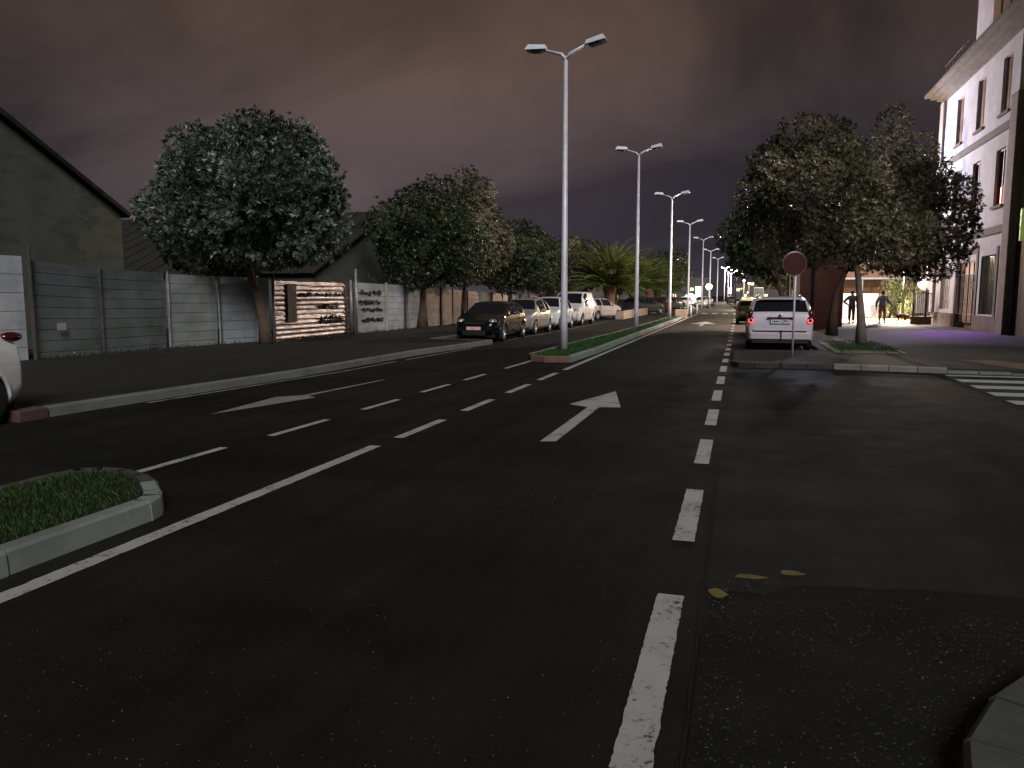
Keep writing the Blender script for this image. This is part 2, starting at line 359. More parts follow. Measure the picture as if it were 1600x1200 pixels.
MB().face([(5.3,46.6,.09),(60,46.6,.09),(60,110,.09),(5.3,110,.09)]).build('plaza_floor', M['plaza'], kind='structure')
MB().face([(7.0,50.2,.11),(30,50.2,.11),(30,57,.11),(7.0,57,.11)]).build('lawn', mat_concrete('lawn', (.20,.24,.05), (.7,.7,.6), 2), kind='structure')
# near corner, lower right
KC = [(.60,1.9),(.66,2.35),(.755,2.78),(.93,3.12),(1.17,3.43),(1.50,3.71),(1.9,3.95),(2.35,4.13),(2.85,4.27),(3.4,4.36)]
KI = []
for i_,p_ in enumerate(KC):
    u_ = (Vector(KC[min(i_+1,len(KC)-1)])-Vector(KC[max(i_-1,0)])).normalized(); KI.append((p_[0]+u_.y*.175, p_[1]-u_.x*.175))
kerbline('kerb', KC, .19, .12, mat_concrete('kerb_pale_near', (.078,.078,.066), sc_=6), .6, -1)
MB().prism((KI+[(12,4.2),(12,-3),(.78,-3)])[::-1], -.01, .112).build('pavement', M['pavement'], kind='structure')

# paint
def mark(name, poly, mat=None, z=.005): return MB().face([(x,y,z) for x,y in poly]).build(name, mat or M['paint'], kind='structure')
def ragged(x0,x1,y0,y1,dx=0,step=.12,amp=.006,seed=0):
    n = max(2,int((y1-y0)/step)); l=[];r=[]
    for i in range(n+1):
        y = y0+(y1-y0)*i/n; s = dx*i/n
        l.append((x0+s+amp*(mnoise.noise(Vector((seed,y*9,0)))*.6+mnoise.noise(Vector((seed,y*37,5)))*.6),y)); r.append((x1+s+amp*(mnoise.noise(Vector((seed+9,y*9,0)))*.6+mnoise.noise(Vector((seed+9,y*37,5)))*.6),y))
    return r[::-1][::-1]+l[::-1]
yy = [(2.0,4.05),(5.0,6.4),(7.43,8.72),(9.72,11.1),(12.05,13.4),(14.4,15.75),(16.75,18.1),(19.1,20.2),(21.3,22.4),(23.4,24.4),(25.6,26.6),(28,29),(30.3,31.3),(33,34),(36,37),(39,40),(43,44),(48,49.4),(54,55)]
for i,(a,b_) in enumerate(yy): mark('lane_marking', ragged(-.378,-.238,a,b_,0,.025 if a<6 else .06,.011 if a<6 else .008,i*3))
for i,(a,b_) in enumerate([(7.84,9.18),(9.98,11.22),(12.06,13.36),(14.1,15.5)]): mark('lane_marking', ragged(-3.72+.01*i,-3.60+.01*i,a,b_,.01,.1,.006,i+40))
mark('lane_marking', ragged(-3.79,-3.66,1.2,7.35,.03,.07,.014,70))
mark('lane_marking', ragged(-3.66,-3.54,16.2,70,-.0,.3,.008,71))
for i,(a,b_,x) in enumerate([(5.29,6.81,-5.22),(7.54,8.77,-5.12),(9.69,10.8,-5.06),(11.73,12.93,-5.04),(13.69,14.84,-4.99),(16.15,18.3,-4.93)]): mark('lane_marking', ragged(x-.05,x+.05,a,b_,.03,.1,.006,i+80))
arr = lambda cx,y0,y1,hy,hw,sw: [(cx-sw,y0),(cx+sw,y0),(cx+sw,hy),(cx+hw,hy),(cx,y1),(cx-hw,hy),(cx-sw,hy)]
mark('road_arrow', [(-2.07,8.08),(-1.90,8.14),(-1.90,10.85),(-1.60,10.92),(-1.96,12.78),(-2.38,11.05),(-2.06,10.82)])
mark('road_arrow', [(-6.83,8.70),(-6.38,10.65),(-6.60,10.80),(-6.45,13.3),(-6.52,13.3),(-6.72,10.85),(-7.02,10.5)], mat_paint('faded_paint', (.27,.245,.21), .5))
mark('road_arrow', [(-2.1,42),(-1.9,42),(-1.9,45),(-1.3,45),(-2.0,49),(-2.7,45),(-2.1,45)])
for i,yc in enumerate((17.25,16.25,15.2,14.15,13.1)):
    t_ = .12 if i == 0 else .25
    mark('zebra_stripe', [(4.03-.02*i,yc-t_),(13,yc-t_),(13,yc+t_),(4.03-.02*i,yc+t_)], mat_paint('zebra_paint', (.42,.44,.40), .5) if i == 0 else bpy.data.materials['zebra_paint'])
for i in range(8): mark('zebra_stripe', [(-3.3+i*.9,70),(-2.85+i*.9,70),(-2.85+i*.9,73.5),(-3.3+i*.9,73.5)])
for i in range(4): mark('zebra_stripe', [(-7.2+i*.8,70),(-6.8+i*.8,70),(-6.8+i*.8,73.5),(-7.2+i*.8,73.5)])
# scraps of old yellow paint, long crack and the broken surface in the lane
def blot(cx,cy,rx,ry,seed,rot=0):
    o=[]
    for k in range(26):
        a=2*math.pi*k/26; q=.72+.50*mnoise.noise(Vector((math.cos(a)*.75,math.sin(a)*.75,seed*1.37+.31)))+.10*mnoise.noise(Vector((a*1.9,seed,0)))
        x,y=rx*q*math.cos(a),ry*q*math.sin(a); o.append((cx+x*math.cos(rot)-y*math.sin(rot),cy+x*math.sin(rot)+y*math.cos(rot)))
    return o
for a in ((-.07,4.13,.075,.085,12,.5),(.12,4.44,.12,.045,15,.1),(.34,4.58,.11,.05,19,.15)): mark('yellow_paint_scrap', blot(*a), M['yellow'], .007)
crk = MB(); cm = simple('crack_tar', (.004,.004,.004), .9)
def crack(pts, w_):
    for a, c in zip(pts, pts[1:]):
        d = Vector((c[0]-a[0],c[1]-a[1])); nn = Vector((-d.y,d.x)).normalized()*w_*random.uniform(.4,1.2)
        crk.face([(a[0]-nn.x,a[1]-nn.y,.006),(c[0]-nn.x,c[1]-nn.y,.006),(c[0]+nn.x,c[1]+nn.y,.006),(a[0]+nn.x,a[1]+nn.y,.006)])
crack([(-.145+.016*mnoise.noise(Vector((0,q*.11,7)))+.010*mnoise.noise(Vector((0,q*.7,1))), 1.9+q*.03) for q in range(230)], .0045)
for k in range(11):
    x0=-1.75+random.random()*.75; y0=5.4+random.random()*.85
    crack([(x0+q*.03, y0+.03*mnoise.noise(Vector((q*.5,k,0)))-.008*q) for q in range(random.randint(3,11))], .006)
crack([(x,y+.01) for x,y in edge[5:]], .006)
crk.build('road_cracks', cm, kind='structure')
# loose aggregate on the worn surface, coloured pale to put glints in
st = MB()
def pebble(x,y,r):
    q = [Vector((random.uniform(.5,1)*r*math.cos(a+random.random()), random.uniform(.5,1)*r*math.sin(a+random.random()), 0)) for a in (0,1.57,3.14,4.71)]
    top = Vector((x+random.uniform(-.3,.3)*r, y+random.uniform(-.3,.3)*r, r*random.uniform(.5,.9)))
    vs = [(x+p.x,y+p.y,.003) for p in q]+[top]; st.add(vs,[(0,1,4),(1,2,4),(2,3,4),(3,0,4)])
k=0
while k<3400:
    x=random.uniform(-.1,3.3); y=random.uniform(1.9,4.38); d_=mnoise.noise(Vector((x*1.6,y*1.6,8)))
    if random.random() < .22+1.3*d_: pebble(x,y,random.choice((.0035,.0045,.006,.0075)))
    k+=1
for k in range(260):
    pebble(random.gauss(-1.35,.3), random.gauss(5.85,.3), random.uniform(.003,.006))
for k in range(1100): pebble(random.uniform(-3.5,0), 2+6*random.random()**1.5, random.uniform(.002,.0045))
st.build('glint_grit', simple('glint_grit', (.42,.41,.39), .25, .3, .6, 90), kind='stuff')

st = MB()
for k in range(15000):
    x=random.uniform(-.12,3.3); y=1.9+2.5*random.random()**1.3
    if mnoise.noise(Vector((x*2.2,y*2.2,4)))<-.18 and random.random()<.7: continue
    pebble(x,y,random.choice((.005,.007,.009,.012)))
st.build('gravel', simple('dark_gravel', (.032,.031,.028), .6, 0, .85, 140, spec=.25), kind='stuff')

# ------------------------------------------------------------------ median islands with grass
I1 = [(-3.98,-8),(-3.98,4.40),(-4.03,4.56),(-4.14,4.70),(-4.38,4.93),(-4.62,5.10),(-4.9,5.20),(-5.18,5.20),(-5.36,5.08),(-5.43,4.8),(-5.45,-8)]
def inset(poly, d):
    n=len(poly); o=[]; area=sum(poly[i][0]*poly[(i+1)%n][1]-poly[(i+1)%n][0]*poly[i][1] for i in range(n))
    s=1 if area>0 else -1
    for i in range(n):
        a=Vector(poly[i-1]);b_=Vector(poly[i]);c=Vector(poly[(i+1)%n]); u=(b_-a).normalized(); v=(c-b_).normalized()
        n1=Vector((-u.y,u.x))*s; n2=Vector((-v.y,v.x))*s; m=(n1+n2).normalized(); o.append(tuple(b_+m*(d/max(.4,m.dot(n1)))))
    return o
def island(poly, h, w_, mats, L_):
    n=len(poly)
    for i,mt in mats:
        kerbline('kerb', [poly[i],poly[(i+1)%n]], w_, h, mt, L_, 1, gap=.009 if (Vector(poly[i])-Vector(poly[(i+1)%n])).length>.5 else .0005)
    q = inset(poly, w_-.01); MB().prism(q, -.01, h-.02).build('verge', M['soil'], kind='structure'); return inset(poly, w_+.01)
kl=M['kerb_light']
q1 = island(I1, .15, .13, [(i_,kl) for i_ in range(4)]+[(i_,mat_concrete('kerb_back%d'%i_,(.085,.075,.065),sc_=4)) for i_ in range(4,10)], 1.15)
I2 = [(-3.87,18.12),(-3.78,21.0),(-3.86,56),(-4.75,56),(-4.85,30),(-5.05,24.7),(-5.12,18.75),(-4.9,18.2),(-4.5,17.95)]
kr=M['kerb_red']
q2 = island(I2, .15, .14, [(0,kl),(1,kl),(2,kl),(3,kl),(4,kl),(5,kl),(6,kr),(7,kr),(8,kr)], 1.0)
def inpoly(x,y,P):
    c=False; j=len(P)-1
    for i in range(len(P)):
        if (P[i][1]>y)!=(P[j][1]>y) and x<(P[j][0]-P[i][0])*(y-P[i][1])/(P[j][1]-P[i][1])+P[i][0]: c=not c
        j=i
    return c
def grass(poly, n, z, hl, wd, y0, y1, seed, name='grass', mat=None):
    rnd=random.Random(seed); b=MB(); b.tone=[]; xs=[p[0] for p in poly]
    k=0
    while k<n:
        x=rnd.uniform(min(xs),max(xs)); y=y0+(y1-y0)*rnd.random()**1.4
        if not inpoly(x,y,poly): continue
        dn=mnoise.noise(Vector((x*2,y*2,seed)))
        if dn<-.25 and rnd.random()<.6: k+=1; continue
        a=rnd.random()*6.283; l=hl*rnd.uniform(.5,1.3)*(1+.6*dn); wv=wd*rnd.uniform(.7,1.3)
        dx,dy=math.cos(a),math.sin(a); ln=rnd.uniform(.1,.9)*l
        t=min(1,max(0,.5+.35*dn+rnd.gauss(0,.22)))
        b.face([(x-dy*wv,y+dx*wv,z),(x+dy*wv,y-dx*wv,z),(x+dx*ln*.5+dy*wv*.7,y+dy*ln*.5-dx*wv*.7,z+l*.6),(x+dx*ln,y+dy*ln,z+l*.9)]); b.tone.append(t)
        k+=1
    return b.build(name, mat or M['grass'], kind='stuff')
grass(q1, 15000, .13, .045, .0035, 1.8, 5.1, 3)
grass(q2, 17000, .13, .045, .009, 18.1, 56, 4, 'grass', mat_leaf('lamplit_median_grass', (.012,.032,.006),(.026,.080,.012),(.055,.12,.028),.6))  # brighter, greener blades: lamplight put into the grass colour

# ------------------------------------------------------------------ street lamps of the median
def lamp(loc, H, s, tilt, label, lit=None, group='double armed street lamps along the median', n=12):
    t = empty('street_lamp', loc, R(tilt), label, 'street lamp', group)
    MB().tube([(0,0,0),(0,0,.9),(0,0,H)], [.115*s,.10*s,.052*s], n).build('pole', M['pole'], t)
    for sg in (-1,1):
        sgx = sg; rise0 = .07 if sg > 0 else .02
        a = MB().tube([(0,0,H-.1),(sg*.12*s,0,H+.06),(sg*.62*s,0,H+.22+.05*(sg>0))],[.05*s,.045*s,.035*s],n).build('arm', M['pole'], t)
        hx0=.55*s; hx1=1.12*s; z=H+.24
        hb=MB()
        W_=.19*s
        rise=rise0
        prof=[(hx0,-W_*.7,z-.02),(hx1,-W_,z+rise-.02),(hx1,W_,z+rise-.02),(hx0,W_*.7,z-.02),(hx0+.02,-W_*.45,z+.10),(hx1-.09,-W_*.7,z+rise+.12),(hx1-.09,W_*.7,z+rise+.12),(hx0+.02,W_*.45,z+.10)]
        vs=[(sg*p[0],p[1],p[2]) for p in prof]
        hb.add(vs,[(3,2,1,0),(4,5,6,7),(0,1,5,4),(1,2,6,5),(2,3,7,6),(3,0,4,7)])
        hd=hb.build('lamp_head', M['head'], t)
        lb=MB(); q=[(hx0+.06,-W_*.55,z-.01),(hx1-.05,-W_*.8,z+rise*.93-.005),(hx1-.05,W_*.8,z+rise*.93-.005),(hx0+.06,W_*.55,z-.01)]
        lb.add([(sg*p[0],p[1],p[2]-.02) for p in q]+[(sg*(p[0]*.5+.42*s),p[1]*.7,p[2]-.07) for p in q],[(0,1,5,4),(1,2,6,5),(2,3,7,6),(3,0,4,7),(4,5,6,7)])
        lb.build('lens', lit or M['lens_off'], hd)
    return t
lamp((-4.69,20.96,.12), 7.85, 1.0, -4, 'tallest looking, unlit double street lamp on the near tip of the grass median')
lamp((-4.62,35.95,.12), 7.85, .95, 3, 'unlit double street lamp second along the grass median, rust tinged pole')
lamp((-4.40,51.0,.12), 7.7, 1.0, 0, 'unlit double street lamp third along the median, just before the concrete block')
lamp((-4.38,69.0,0), 7.7, 1.0, 0, 'unlit double street lamp rising behind the concrete block at the median end')
lamp((-4.2,90,0), 7.8, 1.0, 0, 'unlit double street lamp fifth in the row, beyond the railed crossing')
lamp((-4.2,113,0), 7.8, 1.05, 0, 'faint double street lamp sixth in the row, close under the cloud glow')
litw = emis('lit_lamp_lens', (1,.86,.68), 14)
litw2 = emis('lit_lamp_lens_cool', (.9,.95,1), 10)
for i,(x,y,lb) in enumerate([(-3.9,138,'far double street lamp seventh in the row, pale lit pole left of the bright three'),(-3.6,185,'lit white pole lamp, left one of the close three far down the road'),(-3.1,205,'lit white pole lamp, middle one of the close three far down the road'),(-2.7,228,'lit white pole lamp, right one of the close three far down the road')]):
    lamp((x,y,0), 7.8, .85, 0, lb, litw if i else None)
    if i: point('lamp_light', (x,y-1.2,7.2), 5200, (1,.86,.70), .3)

# single warm lamp hidden behind the right-hand trees and the cool lamp of the square
def single_lamp(loc, H, arm, label, col, p, lens, dz=.0):
    t = empty('street_lamp', loc, 0, label, 'street lamp')
    ax, ay = arm
    MB().tube([(0,0,0),(0,0,H-.3),(ax*.3,ay*.3,H),(ax,ay,H+.08)],[.09,.06,.045,.035],10).build('pole', M['pole_dark'], t)
    hd = MB().box(ax-.22,ax+.22,ay-.14,ay+.14,H+.03,H+.16,ch=.03).build('lamp_head', M['head'], t)
    MB().box(ax-.17,ax+.17,ay-.10,ay+.10,H-.02,H+.025).build('lens', lens, hd)
    point('lamp_light', (loc[0]+ax,loc[1]+ay,loc[2]+H-.25), p, col, .16)
    return t
single_lamp((2.9,51.5,.1), 7.3, (-.9,-.2), 'warm lit roadside lamp half hidden behind the right hand trees', (1,.74,.58), 7500, emis('warm_lens',(1,.7,.5),25))
single_lamp((5.2,47.4,.1), 8.2, (.5,-.1), 'cool lit lamp post by the square, hidden in the crown beside the white building', (.72,.76,1), 380, emis('cool_lens',(.85,.85,1),18))
spot('facade_light', (5.7,47.2,8.0), (9.9,39.0,8.6), 3000, (.74,.76,1), 112, .12, .6)
single_lamp((9.75,53.2,.1), 3.35, (-.45,-.1), 'short bright flood lamp in the square before the shrubs', (1,.86,.74), 2200, emis('flood_lens',(1,.9,.8),40))
spot('flood_light', (9.25,53.0,3.2), (8.4,52.2,0), 15000, (1,.86,.74), 128, .15, .25)
# far lamps along both sides
for x,y,H,p,lb in ((-9.5,118,7,3600,'far lit lamp over the parked cars left of the median'),(3.4,100,6.5,4200,'far lit lamp beside the last right hand trees'),(3.6,135,6.5,3600,'most distant lit lamp on the right pavement')):
    single_lamp((x,y,.0), H, (.8 if x<0 else -.8,0), lb, (1,.84,.62), p, litw)

# ------------------------------------------------------------------ trees
def rosette_crown(lobes, n, leaf, seed, wid=.30, nl=8, tonemod=0, inner=.22):
    rnd=random.Random(seed); b=MB(); b.tone=[]
    lobes=[(Vector(c),Vector(r)) for c,r in lobes]
    wt=[(r.x*r.y+r.y*r.z+r.x*r.z) for c,r in lobes]; tot=sum(wt)
    v=b.v; f=b.f; sm=b.sm; tn=b.tone; mi=b.mi
    made=0; tries=0
    while made<n and tries<n*6:
        tries+=1
        q=rnd.random()*tot
        for (c,r),w_ in zip(lobes,wt):
            q-=w_
            if q<=0: break
        d=Vector((rnd.gauss(0,1),rnd.gauss(0,1),rnd.gauss(0,1)))
        if d.length<.01: continue
        d.normalize()
        deep = rnd.random()<inner
        s=rnd.uniform(.45,.85) if deep else rnd.uniform(.88,1.10)
        shoot=(not deep) and d.z>-.2 and rnd.random()<.05
        if shoot: s=rnd.uniform(1.10,1.26)
        p=c+Vector((r.x*d.x,r.y*d.y,r.z*d.z))*s
        if not deep:
            bad=False
            for c2,r2 in lobes:
                e=p-c2
                if (e.x/r2.x)**2+(e.y/r2.y)**2+(e.z/r2.z)**2<.55: bad=True;break
            if bad: continue
        nn=Vector((d.x/r.x,d.y/r.y,d.z/r.z)).normalized()
        nn=(nn+Vector((0,0,.35))+Vector((rnd.gauss(0,.28),rnd.gauss(0,.28),rnd.gauss(0,.28)))).normalized()
        u=nn.orthogonal().normalized(); w_=nn.cross(u)
        cl=mnoise.noise(p*.9+Vector((seed,0,0)))
        rt=.46+.75*cl+.30*mnoise.noise(p*2.3)+rnd.gauss(0,.10)+tonemod  # clump-scale noise puts patches of light and shade into the leaf tone
        L0=leaf*rnd.uniform(.75,1.3)
        a0=rnd.random()*6.28
        for k in range(nl):
            a=a0+6.283*k/nl+rnd.uniform(-.2,.2); th=rnd.uniform(.35,1.25)
            dr=(nn*math.cos(th)+(u*math.cos(a)+w_*math.sin(a))*math.sin(th))
            sd=dr.cross(nn); 
            if sd.length<.01: continue
            sd.normalize(); L_=L0*rnd.uniform(.75,1.15); W_=L_*wid
            o=p+dr*L_*.08; m=p+dr*L_*.6; t=p+dr*L_
            i=len(v); v.append(tuple(o)); v.append(tuple(m+sd*W_*.5)); v.append(tuple(t)); v.append(tuple(m-sd*W_*.5))
            f.append((i,i+1,i+2,i+3)); sm.append(False); mi.append(0)
            tn.append(min(1,max(0,rt+rnd.gauss(0,.10)+(.30 if rnd.random()<.03 else 0))))  # a few leaves paled to paint in sparkle
        made+=1
    return b
def lumps(c, r, n, seed, lr=.46):
    """lobes spread over an ellipsoid"""
    rnd=random.Random(seed); out=[((c[0],c[1],c[2]),(r[0]*.72,r[1]*.72,r[2]*.72))]
    for k in range(n):
        z=1-2*(k+.5)/n; a=k*2.399963+rnd.uniform(-.3,.3); s=math.sqrt(1-z*z)
        q=rnd.uniform(.54,.72); e=rnd.uniform(.72,1.25)*lr
        out.append(((c[0]+r[0]*q*s*math.cos(a),c[1]+r[1]*q*s*math.sin(a),c[2]+r[2]*q*z),(r[0]*e,r[1]*e,r[2]*e*.95)))
    return out
def limbs(b, top, lobes, r0, seed, n=7):
    rnd=random.Random(seed)
    for c,r in lobes[1:1+n]:
        p0=Vector(top); p3=Vector(c); mid=p0.lerp(p3,.5)+Vector((rnd.gauss(0,.15),rnd.gauss(0,.15),rnd.uniform(-.1,.25)))
        b.tube([p0-Vector((0,0,.15)),p0.lerp(mid,.5),mid,p3],[r0,r0*.7,r0*.45,r0*.15],6)
def tree(name, loc, trunk, r, lobes, n, leaf, seed, label, lm, bk, group=None, wid=.30, nl=8):
    t=empty(name, loc, 0, label, 'tree', group)
    rad=[r*(1.45-.9*min(1,i/(len(trunk)-1)*1.0)**.5) for i in range(len(trunk))]
    rad[-1]=r*.55
    b=MB(); b.tube(trunk, rad, 10); limbs(b, trunk[-1], lobes, r*.55, seed, min(9,len(lobes)-1)); b.build('trunk', bk, t)
    cr=rosette_crown(lobes, n, leaf, seed, wid, nl); cr.build('crown', lm, t)
    return t
def copytree(o, loc, rz, sc3, label):
    c=o.copy(); C.objects.link(c); c.location=loc; c.rotation_euler=(0,0,rz); c.scale=sc3; c['label']=label
    for ch in o.children:
        d=ch.copy(); C.objects.link(d); d.parent=c
    return c
GL='clipped street trees in front of the left wall'
# big left tree
lb=lumps((.0,0,4.30),(2.9,2.9,2.15),19,11,.42)
lb+=[((-1.95,-.4,5.95),(.75,.8,.6)),((-.1,0,6.3),(.9,1.0,.6)),((-2.65,-.2,4.1),(.7,.9,1.2)),((2.2,-.6,3.6),(.95,1.1,1.1)),((-2.0,0,2.95),(1.25,1.3,.7)),((1.2,-.5,5.6),(1.05,1,.7)),((-2.6,-.2,5.4),(.55,.7,.5)),((.4,-.3,2.9),(1.5,1.2,.55)),((-.8,0,5.6),(1.1,1.1,.75)),((2.0,-.3,5.0),(.7,.8,.6))]
tree('street_tree', (-14.12,20.7,.12), [(.05,0,0),(-.02,0,.6),(-.16,0,1.3),(-.42,0,2.1),(-.62,0,2.6)], .165, lb, 8200, .165, 5, 'large round grey green street tree with leaning trunk in front of the left wall', M['leaf'], M['bark'], GL, nl=9)
lb=lumps((.15,0,4.15),(2.5,2.4,2.35),13,21,.45)
t2=tree('street_tree', (-13.9,32.6,.12), [(0,0,0),(.03,0,.8),(.05,0,1.6),(.1,0,2.4)], .20, lb, 4200, .17, 6, 'dark green street tree before the tan wall, left of the parked black car', M['leaf_d'], M['bark'], GL)
lb=lumps((.25,0,4.5),(2.15,2.2,2.65),13,31,.45)+[((.1,0,7.1),(.7,.7,.65)),((.95,0,6.6),(.6,.6,.6))]
t3=tree('street_tree', (-13.45,37.0,.12), [(0,0,0),(-.05,0,.8),(-.02,0,1.6),(.1,0,2.5)], .17, lb, 4200, .17, 7, 'tall olive street tree standing behind the bonnet of the black car', M['leaf_o'], M['bark'], GL)
copytree(t2, (-13.3,44.5,.12), 1.3, (.95,1.0,.90), 'dark street tree rising above the silver hatchback')
copytree(t2, (-13.0,51,.12), 2.7, (.98,1.0,.86), 'dark street tree behind the white hatchback and first lamp pole')
copytree(t3, (-12.6,58,.12), 2.2, (1.1,1.1,.74), 'dark street tree just left of the large palm')
copytree(t2, (-14,68,.12), 4.2, (1.1,1.1,1.0), 'dark tree behind the fronds of the large palm')
copytree(t2, (-8.6,96,.0), .4, (1.15,1.1,1.08), 'dark rounded tree at the far end of the palms, beside the lit signs')
copytree(t3, (-13,84,.0), .9, (1.2,1.2,.9), 'dark tree between the far palms')
GR='street trees on the right pavement'
lb=lumps((-1.35,0,4.35),(2.3,2.4,2.05),16,41,.42)+[((-3.0,0,4.3),(.75,.9,1.1)),((-1.6,-.2,6.15),(1.1,1.0,.6)),((.9,0,3.2),(1.1,1,.8)),((-2.5,-.2,5.4),(.85,.9,.7)),((-2.2,-.2,3.0),(.95,.9,.7))]
tree('street_tree', (3.52,25.3,.1), [(.02,0,0),(0,0,.7),(-.06,0,1.3),(-.14,0,2.0),(-.28,0,2.7)], .125, lb, 7600, .125, 8, 'broad olive street tree with pale forked trunk beside the silver estate car', M['leaf_o'], M['bark_l'], GR)
lb=lumps((2.45,0,4.35),(1.85,2.2,2.1),14,51,.44)+[((1.75,0,7.25),(.62,.7,1.1)),((2.45,0,6.5),(.75,.8,.85)),((3.85,-.3,3.7),(.8,.9,.9)),((3.6,0,5.1),(.75,.8,.7)),((3.2,0,2.8),(1.2,1,.7)),((1.0,0,3.1),(1.1,1,.7))]
tree('street_tree', (3.38,31.6,.1), [(0,0,0),(.03,0,.8),(.10,0,1.6),(.45,0,2.6)], .16, lb, 7000, .13, 9, 'tall peaked street tree in front of the white building', M['leaf_o'], M['bark'], GR)
lb=lumps((-.5,0,4.2),(1.75,2.1,2.0),11,61,.45)
t9=tree('street_tree', (1.15+1.2,41,.1), [(0,0,0),(-.15,0,.9),(-.6,0,2.3)], .2, [((c[0]-1.15,c[1],c[2]),r) for c,r in lb], 3000, .17, 10, 'black silhouetted tree left of the broad olive tree, over the parked estate car', M['leaf_d'], M['bark'], GR)
copytree(t9, (2.9,56,.1), 1.0, (.9,.9,.9), 'dim tree further along the right pavement')
copytree(t9, (3.6,78,.1), 2.0, (.9,.9,.85), 'distant tree on the right lit yellow from below')
copytree(t9, (2.4,112,.1), 3.0, (1.1,1.1,1.0), 'furthest tree of the right hand row')

# palms
def palm(loc, s, seed, label, nf=95):
    rnd=random.Random(seed); t=empty('palm_tree', loc, 0, label, 'palm', 'squat date palms on the left')
    b=MB(); n=14; Ht=2.1*s; rows=15
    for i in range(rows):       # overlapping leaf bases spiral up the trunk
        z=Ht*i/rows; rr=(.38-.07*math.sin(i/rows*3)+.10*(i/rows)**3)*s
        for k in range(n):
            a=2*math.pi*(k+.5*(i%2))/n; c_,s_=math.cos(a),math.sin(a); w_=.085*s; h_=.20*s
            b.face([(rr*c_-s_*w_,rr*s_+c_*w_,z),(rr*c_+s_*w_,rr*s_-c_*w_,z),(rr*1.12*c_+s_*w_*.6,rr*1.12*s_-c_*w_*.6,z+h_*.7),(rr*1.22*c_,rr*1.22*s_,z+h_*1.1),(rr*1.12*c_-s_*w_*.6,rr*1.12*s_+c_*w_*.6,z+h_*.7)])
    b.lathe([(.4*s,0),(.36*s,Ht*.5),(.40*s,Ht),(.05,Ht+.3*s)],n=14); b.build('trunk', simple('palm_bark',(.22,.13,.08),.85,0,.5,14), t)
    f=MB(); f.tone=[]; 
    for q in range(nf):
        az=rnd.random()*6.283; el=R(rnd.choice((84,76,68,60,50,38,24,8))+rnd.uniform(-7,7)); Lf=rnd.uniform(3.1,3.9)*s
        p=Vector((.15*s*math.cos(az),.15*s*math.sin(az),Ht+.05)); sg=14; pts=[p.copy()]; e=el
        for k in range(sg):
            d=Vector((math.cos(az)*math.cos(e),math.sin(az)*math.cos(e),math.sin(e))); p=p+d*Lf/sg; pts.append(p.copy()); e-=R(1.5+6.0*(k/sg))*(1.15 if el>.5 else .8)
        tt=min(1,max(0,.5+rnd.gauss(0,.2)+(-.1 if el<.3 else .1)))
        nf0=len(f.f); f.tube(pts,[.035*s*(1-.85*k/sg) for k in range(sg+1)],4,False,False); f.tone+= [min(1,tt+.35)]*(len(f.f)-nf0)
        side=Vector((-math.sin(az),math.cos(az),0))
        for k in range(2,sg*2+1):
            u=k/(sg*2); i=min(sg-1,int(u*sg)); pp=pts[i].lerp(pts[i+1],u*sg-i); dr=(pts[i+1]-pts[i]).normalized(); upv=side.cross(dr)
            ll=.70*s*math.sin(min(1,u*1.25+.12)*math.pi*.85+.15)**.8 if u<1 else .2*s
            for sd in (-1,1):
                dv=(side*sd*.85+dr*.55+abs(1)*Vector((0,0,-.12-.25*rnd.random()))).normalized(); tip=pp+dv*ll*rnd.uniform(.85,1.1); mid=pp.lerp(tip,.5)
                f.face([pp-dr*.004,mid-dr*.034*s,tip,mid+dr*.034*s]); f.tone.append(min(1,max(0,tt+rnd.gauss(0,.14))))
    f.build('fronds', M['frond'], t); return t
p1=palm((-9.3,57.0,.0), 1.08, 1, 'large squat date palm with orange lit trunk behind the parked silver car')
for loc,rz,s_,lb_ in (((-8.9,67.5,0),1.1,.98,'second date palm right behind the largest one'),((-8.6,77,0),2.4,.95,'third date palm, above the second long planter'),((-8.8,87,0),4.0,.95,'last and dimmest date palm of the row')):
    copytree(p1, loc, rz, (s_,s_,s_), lb_)

# ------------------------------------------------------------------ left walls
def slab_panel(par, X0, X1, y0, y1, h0, h1, mat, rows=8, thick=.07):
    """horizontal precast slabs between two posts"""
    b=MB(); hz=[]; 
    for i in range(rows):
        j=random.uniform(-.006,.006); a0=h0*i/rows+.006; a1=h0*(i+1)/rows-.006; b0=h1*i/rows+.006; b1=h1*(i+1)/rows-.006
        if i==0: a0=b0=0
        v=[(X0-thick+j,y0,a0),(X0+j,y0,a0),(X1+j,y1,b0),(X1-thick+j,y1,b0),(X0-thick+j,y0,a1),(X0+j,y0,a1),(X1+j,y1,b1),(X1-thick+j,y1,b1)]
        b.add(v,[(3,2,1,0),(4,5,6,7),(0,1,5,4),(1,2,6,5),(2,3,7,6),(3,0,4,7)])
    b.face([(X0-thick*.5,y0,0),(X1-thick*.5,y1,0),(X1-thick*.5,y1,h1-.02),(X0-thick*.5,y0,h0-.02)])
    o=b.build('panel', mat, par, True); return o
def post(par, x, y, h, w_=.10, mat=None, rnd_=False):
    b=MB()
    if rnd_: b.tube([(x,y,0),(x,y,h)], w_, 10)
    else: b.box(x-w_,x+w_*.6,y-w_*.7,y+w_*.7,0,h,ch=.012)
    return b.build('post', mat or M['wall_grey'], par, True)
Wa=empty('slab_wall',(-15.7,14,.12),0,'grey green precast slab wall at the left edge, with tall rusty posts','wall')
slab_panel(Wa,-16.0,-15.75,7.5,13.82,2.55,2.50,M['wall_clean2'],6)
slab_panel(Wa,-15.75,-15.66,14.02,15.85,2.42,2.30,M['wall_green'],9)
slab_panel(Wa,-15.66,-15.60,15.95,18.15,2.28,2.24,M['wall_green'],9)
